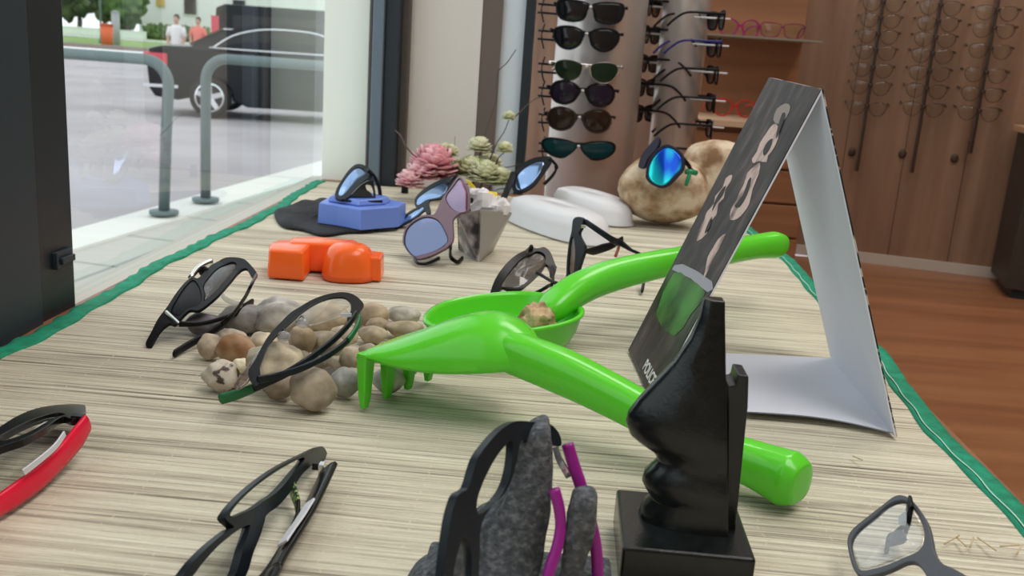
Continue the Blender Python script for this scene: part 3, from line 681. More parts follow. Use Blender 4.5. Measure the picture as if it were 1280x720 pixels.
# ================================================================== CLEAR PLASTIC SHELLS
MS['shell'] = mat('frosted_plastic', (.95, .95, .97), .30, trans=.4, ior=1.15, spec=.5)
def shell(c, ax, L_, Wd, H_, name, parent, tilt=0, rot=(0, 0, 0)):
    ax = unit(ax); ay = A3(-ax[1], ax[0], 0); rings = []
    prof = [(1.04, 0), (1.04, .002), (1, .003), (.97, H_*.5), (.88, H_*.82), (.7, H_*.96), (.4, H_), (.03, H_)]
    inn = [(.03, H_-.0018), (.4, H_-.0018), (.69, H_*.96-.0018), (.865, H_*.82-.001), (.95, H_*.5), (.98, .001)]
    for k, z in prof+inn:
        rings.append([c+ax*L_*k*math.copysign(abs(math.cos(b))**.8, math.cos(b))+ay*Wd*k*math.copysign(abs(math.sin(b))**.8, math.sin(b))+A3(0, 0, z+.001+tilt*k*math.cos(b)) for b in np.linspace(0, 2*math.pi, 44, False)])
    return MB().loft(rings).build(name, MS['shell'], parent)
d1 = at(752, 306)-at(632, 262)
t = thing('plastic_case', 'clouded white plastic shell case holding sunglasses at its left end', 'case', at(700, 285))
shell(at(694, 287), d1, .138, .052, .046, 'case_shell', t)
shell(at(738, 268), at(806, 292)-at(690, 248), .125, .048, .042, 'case_shell', t)

# ================================================================== BOULDERS
MS['boulder'] = noisy(mat('tan_boulder', (.45, .31, .19), .8), (.22, .12, .055), (.66, .54, .40), 22, bump=.6, bscale=60, bdist=.003, lo=.38, hi=.60, c3=(.46, .32, .20))
bc = at(822, 288); o = blob(bc+A3(.010, .060, .069), (.082, .062, .064), 5, .16, 1.1, 24, .03).build('boulder', MS['boulder']); tag(o, 'large tan boulder carrying the blue mirrored sunglasses', 'stone')
bc = at(886, 268); o = blob(bc+A3(.03, .11, .075), (.085, .06, .068), 8, .16, 1.1, 24, .03).build('boulder', MS['boulder']); tag(o, 'tan boulder at the back, half hidden behind the display card', 'stone')

# ================================================================== PEBBLES
PEB = [  # px, py, rx, ry, colour, z lift, label
 (350, 397, 28, 20, (.36, .34, .31), 0, 'large rough grey-white stone at the back of the pebble heap', .9),
 (295, 436, 22, 17, (.40, .25, .14), 0, 'orange-brown pebble with a rusty face, left front of the heap', .8),
 (263, 433, 14, 15, (.46, .38, .28), 0, 'beige pebble touching the left side of the orange-brown one', .8),
 (290, 421, 16, 9, (.48, .41, .32), 0, 'flat pale pebble peeking over the orange-brown one', .8),
 (277, 470, 20, 18, (.58, .52, .42), 0, 'cream pebble with dark speckles at the front left', .9),
 (302, 457, 10, 9, (.62, .54, .40), 0, 'small cream pebble right of the speckled one', .8),
 (390, 486, 26, 25, (.26, .22, .16), 0, 'big round olive-grey pebble at the front of the heap', .8),
 (348, 480, 18, 17, (.25, .20, .15), 0, 'brown pebble under the green glasses tip', .8),
 (431, 478, 17, 17, (.27, .27, .25), 0, 'blue-grey pebble left of the first rake tine', .8),
 (344, 452, 28, 22, (.43, .37, .27), .010, 'rugged beige stone seen through the empty glasses frame', .9),
 (378, 425, 14, 16, (.37, .28, .19), .012, 'tan pebble under the clear nose pads', .8),
 (407, 430, 20, 14, (.38, .31, .23), .008, 'light brown pebble inside the folded temples', .8),
 (403, 397, 28, 18, (.40, .32, .22), 0, 'wide sandy pebble behind the right clear lens', .8),
 (466, 394, 18, 15, (.36, .28, .19), 0, 'brown mottled pebble right of the black end piece', .8),
 (505, 394, 19, 10, (.36, .33, .29), 0, 'flat grey pebble at the far edge of the heap', .8),
 (472, 407, 13, 9, (.32, .25, .17), 0, 'small brown pebble below the mottled one', .8),
 (466, 418, 16, 10, (.34, .28, .20), 0, 'dull brown pebble above the rake corner', .8),
 (438, 450, 12, 15, (.34, .28, .20), 0, 'upright tan pebble behind the rake corner', .8),
 (414, 457, 12, 9, (.27, .22, .17), 0, 'small dark pebble right of the olive-grey one', .8),
 (430, 420, 15, 12, (.38, .31, .23), .006, 'sandy pebble beside the green temple end', .8),
 (485, 475, 18, 15, (.42, .40, .36), 0, 'pale grey pebble between the rake tines', .8),
 (410, 470, 9, 10, (.15, .13, .11), 0, 'dark small pebble in the gap before the blue-grey one', .8),
 (304, 398, 27, 16, (.20, .19, .18), 0, 'flat dark grey stone behind the black sunglasses', .8),
 (256, 405, 22, 12, (.12, .11, .125), 0, 'flat stone coloured purplish dark as the lens shadow, under the sunglasses temple', .8),  # dark lens shadow of the sunglasses put into the stone colour
 (330, 430, 16, 14, (.50, .43, .32), 0, 'cream pebble in the middle left of the heap', .8),
 (322, 455, 12, 11, (.42, .35, .25), 0, 'tan pebble tucked beneath the left clear lens', .8),
 (508, 412, 22, 10, (.38, .30, .20), 0, 'tan pebble half hidden by the far rake edge', .8),
 (378, 455, 14, 14, (.30, .25, .18), 0, 'brown pebble below the clear nose pads', .8),
 (450, 398, 10, 9, (.38, .34, .28), 0, 'small grey-brown pebble behind the black end piece', .8),
 (440, 468, 9, 8, (.30, .27, .22), 0, 'small pebble above the blue-grey one', .8),
 (392, 455, 13, 11, (.26, .22, .17), .004, 'dusky pebble under the crossing temples', .8),
 (505, 460, 14, 11, (.33, .29, .23), 0, 'brown pebble under the rake head', .8),
 (462, 440, 12, 10, (.36, .30, .22), 0, 'tan pebble hidden just under the rake corner', .8),
 (424, 400, 11, 10, (.42, .36, .28), 0, 'pale pebble right of the sandy one behind the lens', .8),
]
pcent = []
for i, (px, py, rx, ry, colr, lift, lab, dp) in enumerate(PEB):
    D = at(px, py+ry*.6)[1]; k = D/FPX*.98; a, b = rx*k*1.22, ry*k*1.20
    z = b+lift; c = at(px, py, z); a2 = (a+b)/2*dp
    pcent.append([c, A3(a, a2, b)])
# small relaxation so that neighbours do not sink into each other
for it in range(3):
    for i in range(len(pcent)):
        for j in range(i+1, len(pcent)):
            d = pcent[j][0]-pcent[i][0]; s_ = (pcent[i][1]+pcent[j][1])*.86; q = np.linalg.norm(d/s_)
            if q < .92:
                v_ = unit(ray(*PEB[j][:2]) * (1 if d[1] >= 0 else -1)); mv = v_*(1-q)*.002*(A3(1, 1, .6))
                pcent[j][0] = pcent[j][0]+mv; pcent[i][0] = pcent[i][0]-unit(ray(*PEB[i][:2]))*(1 if d[1] >= 0 else -1)*(1-q)*.002*A3(1, 1, .6)
                for w in (i, j): pcent[w][0][2] = max(pcent[w][0][2], pcent[w][1][2]*1.0)
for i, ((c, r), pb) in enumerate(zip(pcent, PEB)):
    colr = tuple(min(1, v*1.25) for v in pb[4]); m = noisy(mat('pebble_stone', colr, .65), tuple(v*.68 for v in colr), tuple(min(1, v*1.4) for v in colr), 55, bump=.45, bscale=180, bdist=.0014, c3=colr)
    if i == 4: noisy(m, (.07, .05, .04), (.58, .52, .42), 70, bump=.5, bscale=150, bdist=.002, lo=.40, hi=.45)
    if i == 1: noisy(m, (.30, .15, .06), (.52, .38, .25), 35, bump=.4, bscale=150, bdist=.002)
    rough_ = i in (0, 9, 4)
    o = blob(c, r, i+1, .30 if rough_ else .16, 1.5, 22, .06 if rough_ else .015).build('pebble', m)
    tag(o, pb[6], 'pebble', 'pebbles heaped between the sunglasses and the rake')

# ================================================================== PRINTED PAPER BOX
MS['boxgrey'] = mat('satin_grey_card', (.36, .34, .33), .35, metal=.3)
MS['boxprint'] = noisy(mat('printed_magazine_side', (.3, .3, .3), .35, coat=.4), (.03, .03, .035), (.55, .50, .50), 30, lo=.42, hi=.58, c3=(.25, .20, .22))
t = thing('paper_box', 'small open box folded from printed paper behind the mauve sunglasses', 'paper box', at(598, 325))
f0 = at(599, 327); yb = f0[1]
tl, tm, tr = atY(572, 268, yb+.02), atY(601, 262, yb-.004), atY(639, 266, yb+.035)
bl, bm_, br = at(574, 312), f0, at(616, 312)
tb, bb = (tl+tr)/2+A3(0, .09, .0), (bl+br)/2+A3(0, .06, 0)
def panel(name, P, m, th=.0012):
    nn = unit(np.cross(P[1]-P[0], P[2]-P[0])); MB().prism(P, nn*th).build(name, m, t, smooth=False)
panel('printed_side', [bl, bm_, tm, tl], MS['boxprint']); panel('grey_side', [bm_, br, tr, tm], MS['boxgrey'])
panel('back_side', [br, bb, tb, tr], MS['boxgrey']); panel('back_side', [bb, bl, tl, tb], MS['boxprint'])
MS['paperwhite'] = mat('crumpled_paper', (.80, .77, .80), .7); MS['yellow'] = mat('yellow_paper', (.80, .62, .04), .6); MS['magenta_p'] = mat('magenta_paper', (.30, .03, .10), .6)
random.seed(9)
for px, py, m, nm, s_ in ((604, 256, 'paperwhite', 'crumpled_paper', .024), (616, 262, 'paperwhite', 'crumpled_paper', .020), (626, 261, 'paperwhite', 'crumpled_paper', .016), (598, 248, 'paperwhite', 'crumpled_paper', .018), (594, 258, 'black_matte', 'black_paper', .015), (613, 250, 'yellow', 'yellow_paper', .013)):
    c = atY(px, py, yb+.035); o = blob(c, (s_*.9, s_*.8, s_), random.random()*20, .45, 2, 8, .10).build(nm, MS[m], t, smooth=False)
a = [atY(x, y, yb+.045) for x, y in ((582, 225), (588, 227), (596, 237), (592, 240))]
MB().prism(a, (0, .004, 0)).build('yellow_paper', MS['yellow'], t, smooth=False)
a = [atY(x, y, yb+.042) for x, y in ((587, 236), (596, 238), (594, 264), (586, 263))]
MB().prism(a, (0, .004, 0)).build('black_paper', MS['black_matte'], t, smooth=False)

# ================================================================== EYEWEAR
class Surf:
    """front surface of a pair of glasses: plane through O spanned by U, V (unit), normal N = towards the viewer side, bowed by k"""
    def __init__(s, A, B, Pm, k=0., tilt=None):
        s.O = (A+B)/2; s.U = unit(B-A); v = Pm-A; v = v-s.U*(v@s.U); s.V = unit(v)
        if tilt is not None:      # lean of the front about its long line, measured from square-on
            w = s.O-CC; e2 = unit(w-s.U*(w@s.U)); e1 = np.cross(s.U, e2); e1 = e1 if e1@s.V > 0 else -e1
            s.V = unit(e1*math.cos(math.radians(tilt))+e2*math.sin(math.radians(tilt)))
        s.N = np.cross(s.U, s.V)
        if (CC-s.O)@s.N < 0: s.N = -s.N
        s.k = k
    def p(s, u, v, d=0.): return s.O+s.U*u+s.V*v+s.N*(max(-.012, -s.k*u*u)+d)
    def uv(s, px, py):
        r = ray(px, py); dd = 0.
        for _ in range(12):
            o = s.O+s.N*dd; t = ((o-CC)@s.N)/(r@s.N); q = CC+r*t-s.O; u = q@s.U; dd = max(-.012, .5*dd+.5*(-s.k*u*u))
        return (u, q@s.V)
def on_ray(px, A, L, far=True):
    """point on the sight line of px at distance L from A"""
    r = unit(ray(*px)); b = (CC-A)@r; c = (CC-A)@(CC-A)-L*L; disc = b*b-c
    if disc < 0: return CC+r*(-b)
    return CC+r*(-b+(math.sqrt(disc) if far else -math.sqrt(disc)))
def perp_ray(px, A, B, h, far=True):
    """point on the sight line of px at distance h from line AB"""
    r = unit(ray(*px)); u = unit(B-A); w = CC-A; w_ = w-u*(w@u); r_ = r-u*(r@u)
    a, b, c = r_@r_, w_@r_, w_@w_-h*h; disc = b*b-a*c
    t = (-b+(math.sqrt(disc) if far else -math.sqrt(disc)))/a if disc > 0 else -b/a
    return CC+r*t
def plate(name, sf, outer, holes, th, m, parent, d=0, bev=.0007, label=None, m_=5):
    bm = bmesh.new(); loops = []
    for lp in [outer]+holes:
        P = smooth_path([A3(u, v, 0) for u, v in lp], m_, True)
        vs = [bm.verts.new((p[0], p[1], 0)) for p in P]; loops.append(vs)
        for i in range(len(vs)): bm.edges.new((vs[i], vs[(i+1) % len(vs)]))
    bmesh.ops.triangle_fill(bm, use_beauty=True, use_dissolve=False, edges=bm.edges[:])
    top = bm.faces[:]
    ret = bmesh.ops.extrude_face_region(bm, geom=top)
    nv = [g for g in ret['geom'] if isinstance(g, bmesh.types.BMVert)]; ns = set(nv)
    for v in bm.verts:
        q = sf.p(v.co.x, v.co.y, d+(th/2 if v in ns else -th/2)); v.co = q
    bmesh.ops.recalc_face_normals(bm, faces=bm.faces)
    me = bpy.data.meshes.new(name); bm.to_mesh(me); bm.free()
    return link_mesh(name, me, m, parent, label=label, smooth=False, bevel=bev)
def lens(name, sf, loop, m, parent, d=0, bulge=.0012, grow=1.02, th=.0014, label=None):
    P = smooth_path([A3(u, v, 0) for u, v in loop], 5, True); c = sum(P)/len(P); rings = []
    for side in (1, -1):
        ks = (.02, .35, .65, .88, 1) if side == 1 else (1, .88, .65, .35, .02)
        for k in ks:
            rings.append([sf.p(*(c+(p-c)*k*grow)[:2], d+side*th/2+bulge*(1-k*k)) for p in P])
    return MB().loft(rings).build(name, m, parent, label=label)
def temple(name, pts, m, parent, h=.0045, w=.0014, up=(0, 0, 1), tip=None, tip_from=.72, label=None, h2=None, n=8, ex=3.5, tipname='temple_tip', tiplabel=None):
    P = smooth_path(pts, 6); n0 = int(len(P)*tip_from) if tip else len(P)
    hs = interp_list(h if hasattr(h, '__len__') else [h, h*.7, h*.75, h*.95], len(P))
    ob = MB().sweep(P[:n0+1], w, hs[:n0+1], n, up, ex).build(name, m, parent, label=label)
    if tip: MB().sweep(P[n0:], [w*1.25]*8+[w*.5], np.append(hs[n0:-1]*1.12, hs[-1]*.6), n, up, 2.6).build(tipname, tip, ob, label=tiplabel)
    return ob
def conv(off, s, pts): return [(off[0]+x/s, off[1]+y/s) for x, y in pts]
def box_at(name, p, r, m, parent, label=None):
    return MB().box(p[0]-r[0], p[0]+r[0], p[1]-r[1], p[1]+r[1], p[2]-r[2], p[2]+r[2]).build(name, m, parent, smooth=False, bevel=.0005, label=label)
def ribbon(name, pts, m, parent, h, w=.0004, up=(0, 0, 1), label=None):
    return MB().sweep(smooth_path(pts, 5), w, h, 4, up, 8).build(name, m, parent, label=label, smooth=False)
def nosepads(t, sf, c1, c2, mm):
    for c in (c1, c2):
        u, v = sf.uv(*c); p = sf.p(u, v, .006)
        q = MB().sweep([sf.p(u, v+.004, 0), sf.p(u*1.1, v+.006, .005), p], .0005, None, 6).build('pad_arm', MS['silver'], t)
        MB().ball(p, (.0028, .0032, .0052), 8).build('nose_pad', MS['silicone'], q)
def build_pair(name, label, cat, off, s, A, B, far, third, h, far3, outer, holes, lm, fm, k=1.2, th=.004, lens_d=0, group=None, base=None, tilt=None):
    sf = Surf(A, B, perp_ray(conv(off, s, [third])[0], A, B, h, far3), k, tilt)
    t = thing(name, label, cat, base if base is not None else (A+B)/2, group)
    uvs = [sf.uv(*q) for q in conv(off, s, outer)]
    hl = [[sf.uv(*q) for q in conv(off, s, hh)] for hh in holes]
    fr = plate('frame_front', sf, uvs, hl, th, fm, t)
    if not isinstance(lm, (list, tuple)): lm = [lm]*len(hl)
    for l_, m_ in zip(hl, lm): lens('lens', sf, l_, m_, t, d=lens_d)
    return t, sf
MS['label_w'] = MS['label']

# ---- A: black wrap sunglasses, upside down at the window side
off, s = (170, 310), 4.8
A = at(*conv(off, s, [(66, 590)])[0], .005); Bp = conv(off, s, [(722, 162)])[0]; B = on_ray(Bp, A, .135, True)
t, sf = build_pair('sunglasses', 'black wraparound sunglasses lying upside down nearest the window edge', 'sunglasses', off, s, A, B, True, (560, 62), .047, True,
    [(60, 582), (95, 510), (135, 432), (188, 362), (235, 290), (295, 215), (340, 184), (372, 188), (400, 165), (450, 112), (510, 78), (565, 62), (640, 70), (682, 100), (727, 158), (712, 182), (690, 168), (664, 130), (620, 148), (570, 205), (500, 285), (440, 338), (395, 372), (368, 382), (320, 382), (270, 430), (235, 466), (200, 460), (150, 500), (112, 560), (85, 600)],
    [[(212, 388), (256, 298), (312, 222), (350, 200), (384, 245), (396, 310), (376, 350), (318, 370), (262, 415)], [(404, 235), (440, 180), (500, 122), (560, 95), (602, 98), (592, 140), (542, 200), (482, 265), (430, 312), (408, 322), (414, 285)]],
    [MS['black_matte'], thin_glass('brown_smoke_lens', (.30, .26, .25), opac=.3, body=(.07, .06, .06))], MS['black_matte'], k=2.5, th=.0035, base=(A+B)/2*A3(1, 1, 0))
c = lambda x, y, z: at(*conv(off, s, [(x, y)])[0], z)
h1 = sf.p(*sf.uv(*conv(off, s, [(262, 465)])[0]), .002)
temple('temple', [h1, c(400, 452, .019), c(560, 408, .023), c(640, 365, .026), c(705, 318, .026)], MS['black_matte'], t, h=[.0030, .0022, .0022, .0048, .003], tip=MS['black_matte'], tip_from=.62)
temple('temple', [B, c(695, 215, .080), c(645, 310, .055), c(555, 425, .026), c(420, 520, .012), c(300, 590, .006), c(222, 640, .004)], MS['black_pl'], t, h=[.0018, .0014, .0018, .003, .0035, .0036], tip=MS['black_matte'], tip_from=.55)
ribbon('hinge', [sf.p(*sf.uv(*conv(off, s, [(185, 400)])[0]), .004), h1], MS['silver'], t, .0014, .0012, label='silver hinge bar')
q = [sf.p(*sf.uv(*conv(off, s, [p_])[0]), .001) for p_ in ((330, 185), (370, 130), (425, 95), (455, 85))]
ob = MB().sweep(smooth_path(q, 4), .003, .0035, 8).build('nose_bridge', MS['silver'], t, label='grey metal nose bridge')
MB().ball(sf.p(*sf.uv(*conv(off, s, [(405, 135)])[0]), -.001), (.006, .003, .006), 8).build('nose_pad', MS['black_pl'], ob)
MB().sweep(smooth_path([c(518, 283, .050), c(545, 310, .046), (c(590, 330, .040)), c(632, 345, .034)], 4), .0012, .0028, 8).build('brand_sticker', MS['silicone'], t, label='clear plastic tag')

# ---- B: half-rim glasses with green temple ends on the pebbles
off, s = (250, 350), 4.236
A = at(*conv(off, s, [(285, 530)])[0], .036); B = on_ray(conv(off, s, [(860, 133)])[0], A, .138, True)
t, sf = build_pair('eyeglasses', 'half-rim black eyeglasses with green temple ends propped on the pebbles', 'eyeglasses', off, s, A, B, True, (620, 235), .036, False,
    [(255, 485), (290, 430), (330, 352), (370, 290), (430, 225), (480, 176), (530, 145), (600, 105), (680, 78), (760, 68), (820, 85), (866, 130), (852, 165), (830, 195), (800, 225), (778, 212), (795, 175), (800, 150), (792, 118), (760, 96), (690, 99), (620, 124), (555, 165), (510, 202), (455, 252), (402, 302), (362, 352), (334, 420), (318, 470), (322, 522), (300, 562), (275, 548)],
    [], [], MS['black_pl'], k=1.0, th=.002, tilt=40)
cv = lambda x, y: sf.uv(*conv(off, s, [(x, y)])[0])
lens('lens', sf, [cv(*q) for q in ((300, 470), (330, 395), (352, 345), (300, 385), (255, 450), (210, 510), (182, 555), (205, 570), (245, 545), (275, 505))], thin_glass('brownish_clear_lens', (.62, .58, .55), opac=.15, body=(.4, .3, .28)), t, d=-.001)
lens('lens', sf, [cv(*q) for q in ((520, 180), (600, 128), (690, 98), (770, 96), (806, 120), (795, 165), (755, 190), (690, 212), (600, 238), (540, 246), (510, 222))], thin_glass('hazy_clear_lens', (.88, .88, .86), opac=.12, body=(.6, .58, .55)), t, d=-.001)
c = lambda x, y, z: at(*conv(off, s, [(x, y)])[0], z)
MS['green_tip'] = mat('green_rubber', (.008, .14, .045), .35)
hr = sf.p(*cv(828, 190), .002); hl_ = sf.p(*cv(305, 540), .002)
temple('temple', [hr, c(780, 245, .060), c(700, 325, .052), c(610, 395, .045), c(540, 445, .040), c(430, 508, .032), c(300, 565, .024), c(190, 608, .018), c(100, 632, .014)], MS['black_blue'], t, h=[.0034, .0030, .0030, .0034, .0032, .0038, .0044], tip=MS['green_tip'], tip_from=.76, tiplabel='green temple end')
temple('temple', [hl_, c(400, 510, .034), c(520, 475, .040), c(620, 430, .045), c(700, 385, .048), c(780, 322, .052), c(830, 250, .058), c(848, 190, .064)], MS['black_blue'], t, h=[.0034, .0028, .0026, .0030, .0030, .0032], tip=MS['green_tip'], tip_from=.72, tiplabel='green temple end')
for x, y in ((435, 325), (530, 255)):
    p0, p1, p2 = [sf.p(*cv(*q), d_) for q, d_ in (((x-22, y-30), 0), ((x+8, y-45), .004), ((x+15, y-10), .007))]
    ob = MB().sweep(smooth_path([p0, p1, p2, sf.p(*cv(x-10, y+2), .008)], 4), .0006, None, 6).build('pad_arm', MS['black_pl'], t)
    MB().ball(sf.p(*cv(x+10, y+20), .009), (.0055, .003, .0045), 10).build('nose_pad', MS['silicone'], ob)
ribbon('paper_tag', [sf.p(*cv(745, 205), .004), sf.p(*cv(800, 215), .006)], MS['label'], t, .0018, .0005, label='small white tag')

# ---- C: black glasses at the front left
off, s = (210, 550), 4.236
A = at(*conv(off, s, [(822, 92)])[0], .006); B = at(*conv(off, s, [(340, 820)])[0], .006)
sq = lambda L_: [(x, y if y < 720 else 720+(y-720)*.4) for x, y in L_]
t, sf = build_pair('eyeglasses', 'black rectangular eyeglasses with a white temple label at the front left', 'eyeglasses', off, s, A, B, False, (330, 340), .040, False,
    sq([(798, 36), (830, 85), (812, 108), (775, 128), (740, 142), (690, 190), (640, 265), (570, 348), (505, 398), (490, 440), (470, 505), (432, 600), (402, 700), (370, 800), (340, 880), (310, 980), (200, 1010), (60, 1000), (-20, 930), (0, 830), (55, 722), (115, 645), (200, 560), (300, 480), (328, 466), (290, 430), (284, 402), (330, 340), (400, 270), (480, 205), (580, 138), (700, 78)]),
    [[(308, 398), (340, 350), (400, 288), (480, 222), (580, 155), (680, 102), (705, 105), (650, 175), (600, 235), (545, 290), (490, 325), (440, 362), (380, 388), (330, 408)], sq([(412, 455), (385, 462), (340, 488), (250, 560), (170, 645), (110, 725), (65, 820), (60, 900), (130, 935), (240, 900), (310, 780), (345, 690), (375, 580), (402, 500)])],
    MS['clear'], MS['black_blue'], k=.6, th=.005)
c = lambda x, y, z: at(*conv(off, s, [(x, y)])[0], z)
temple('temple', [c(850, 150, .014), c(810, 240, .013), c(745, 370, .011), c(665, 500, .009), (c(600, 610, .008)), c(545, 715, .008), c(490, 840, .010), c(430, 980, .012)], MS['black_pl'], t, h=[.0075, .0070, .0075, .0060, .0060, .0050], w=.0024, up=(.75, -.1, .65), tip=MS['black_pl'], tip_from=.68)
ribbon('temple_label', [c(752, 325, .017), c(700, 410, .016), c(650, 480, .0145), c(605, 548, .013)], MS['label'], t, .0042, .0007, up=(.75, -.1, .65), label='white paper label')
temple('temple', [sf.p(*sf.uv(*conv(off, s, [(360, 770)])[0]), .004), c(480, 760, .004), c(600, 590, .004), c(680, 430, .006), (c(685, 340, .009)), c(655, 250, .012)], MS['black_matte'], t, h=[.0045, .0040, .0045, .006, .0060], tip=noisy(mat('green_dotted_tip', (.05, .1, .03), .5), (.02, .03, .03), (.30, .55, .10), 420, lo=.48, hi=.54), tip_from=.75, tiplabel='green dotted temple end')
box_at('hinge', c(790, 135, .012), (.003, .003, .0025), MS['black_pl'], t)
box_at('hinge', c(815, 150, .012), (.002, .003, .004), MS['silver'], t)

# ---- D: black glasses with red temples, left edge
off, s = (0, 480), 2.909
A = at(*conv(off, s, [(306, 112)])[0], .030); B = on_ray(conv(off, s, [(-190, 330)])[0], A, .135, False)
t, sf = build_pair('eyeglasses', 'black eyeglasses with translucent red temple, cut by the left picture edge', 'eyeglasses', off, s, A, B, False, (150, 200), .020, False,
    [(302, 86), (311, 105), (296, 128), (262, 139), (225, 132), (170, 168), (100, 208), (20, 236), (-60, 270), (-120, 330), (-180, 360), (-200, 330), (-160, 260), (-90, 225), (0, 168), (60, 130), (130, 101), (215, 86)],
    [[(238, 122), (200, 118), (130, 138), (60, 170), (0, 205), (20, 218), (100, 190), (160, 156), (205, 132)], [(-20, 222), (-80, 245), (-140, 290), (-165, 325), (-120, 305), (-60, 252)]],
    MS['clear'], MS['black_pl'], k=.5, th=.005, tilt=-68)
MS['red'] = mat('translucent_red_plastic', (1, .018, .07), .25, trans=.3, ior=1.3)
c = lambda x, y, z: at(*conv(off, s, [(x, y)])[0], z)
temple('temple', [c(318, 140, .027), c(285, 190, .022), c(225, 262, .016), c(150, 335, .013), c(60, 400, .012), c(-30, 460, .012), c(-120, 540, .014)], MS['red'], t, h=[.0075, .0095, .0088, .0085, .0085, .007, .006], w=.0022, ex=2.6, label='translucent red temple')
temple('temple', [sf.p(*sf.uv(*conv(off, s, [(-185, 345)])[0]), .002), c(-180, 460, .012), c(-150, 600, .010), c(-60, 660, .008)], MS['red'], t, h=[.008, .006, .005], w=.002)
ribbon('temple_label', [c(235, 180, .034), c(200, 228, .030), c(140, 280, .028), c(85, 322, .025)], MS['label'], t, .0022, .0006, label='white paper label')
box_at('hinge', sf.p(*sf.uv(*conv(off, s, [(285, 132)])[0]), .002), (.004, .003, .002), MS['black_pl'], t)

# ---- E: grey glasses bottom right
off, s = (1000, 560), 4.5
A = at(*conv(off, s, [(560, 285)])[0], .046); Bq = conv(off, s, [(1290, 1150)])[0]; B = on_ray(Bq, A, .130, False)
t, sf = build_pair('eyeglasses', 'matt grey eyeglasses facing the camera at the bottom right corner', 'eyeglasses', off, s, A, B, False, (310, 690), .046, True,
    [(272, 530), (298, 470), (380, 400), (468, 332), (530, 285), (578, 274), (632, 300), (690, 368), (730, 440), (750, 520), (765, 590), (805, 655), (860, 682), (930, 720), (1050, 800), (1200, 950), (1300, 1150), (1200, 1300), (1000, 1250), (850, 1100), (770, 920), (735, 780), (700, 700), (655, 655), (600, 655), (520, 692), (430, 722), (350, 732), (310, 695), (285, 620)],
    [[(292, 540), (332, 470), (420, 398), (500, 330), (565, 305), (615, 318), (665, 378), (695, 445), (705, 520), (675, 585), (600, 622), (500, 665), (420, 688), (350, 695), (312, 635)], [(800, 765), (900, 770), (1020, 855), (1130, 985), (1200, 1130), (1130, 1220), (1000, 1180), (880, 1050), (812, 900)]],
    thin_glass('reflecting_clear_lens', (.90, .91, .92), ior=2.1), mat('matt_grey_plastic', (.075, .080, .092), .5), k=.5, th=.004)
c = lambda x, y, z: at(*conv(off, s, [(x, y)])[0], z)
temple('temple', [sf.p(*sf.uv(*conv(off, s, [(600, 300)])[0]), -.003), c(620, 370, .045), c(600, 440, .020), c(560, 500, .008), c(500, 520, .006), c(490, 560, .006)], MS['black_matte'], t, h=[.006, .006, .005, .005, .005])
temple('temple', [sf.p(*sf.uv(*conv(off, s, [(1280, 1160)])[0]), -.003), c(1250, 1000, .012), c(1120, 940, .006), c(1000, 900, .004)], MS['black_matte'], t, h=[.006, .005, .005])
ribbon('temple_label', [c(610, 385, .040), c(570, 410, .032)], MS['label'], t, .003, .002, label='pale label')

# ---- F: black and magenta glasses on the stone stand
off, s = (500, 500), 3.271
YF = .460
fp = lambda x, y, Y=YF: atY(*conv(off, s, [(x, y)])[0], Y)
A = fp(640, 150, .492); B = on_ray(conv(off, s, [(190, 860)])[0], A, .132, False)
t, sf = build_pair('eyeglasses', 'black eyeglasses with magenta temples worn by the dark stone stand', 'eyeglasses', off, s, A, B, False, (300, 240), .040, False,
    [(600, 100), (638, 142), (640, 190), (560, 170), (500, 165), (478, 175), (462, 250), (440, 330), (410, 385), (370, 420), (330, 480), (312, 540), (310, 640), (300, 760), (270, 860), (190, 890), (150, 820), (160, 720), (172, 610), (188, 500), (205, 430), (225, 385), (262, 360), (285, 290), (305, 235), (345, 178), (400, 120), (460, 88), (530, 90)],
    [[(305, 465), (300, 410), (325, 335), (365, 255), (405, 198), (442, 168), (446, 230), (430, 320), (400, 385), (350, 440)], [(210, 830), (200, 740), (215, 640), (245, 560), (272, 600), (275, 700), (262, 800), (235, 850)]],
    MS['clear'], MS['black_blue'], k=.3, th=.0045)
MS['magenta'] = mat('magenta_plastic', (.30, .012, .24), .35)
temple('temple', [fp(685, 180, .488), fp(712, 270, .485), fp(742, 360, .482), fp(780, 500, .478), fp(803, 620, .476), fp(808, 740, .474), fp(812, 900, .472)], MS['magenta'], t, h=.0040, w=.0034, up=(0, 1, 0), label='magenta temple')
temple('temple', [fp(630, 365, .458), fp(650, 440, .456), fp(656, 520, .454), fp(640, 610, .450), fp(610, 700, .446), fp(590, 820, .442)], MS['magenta'], t, h=.0036, w=.0030, up=(0, 1, 0), label='magenta temple')
ribbon('hinge', [fp(638, 195, .486), fp(650, 240, .482), fp(672, 280, .480), fp(690, 312, .480)], MS['silver'], t, .0016, .0018, up=(0, 1, 0), label='silver hinge')

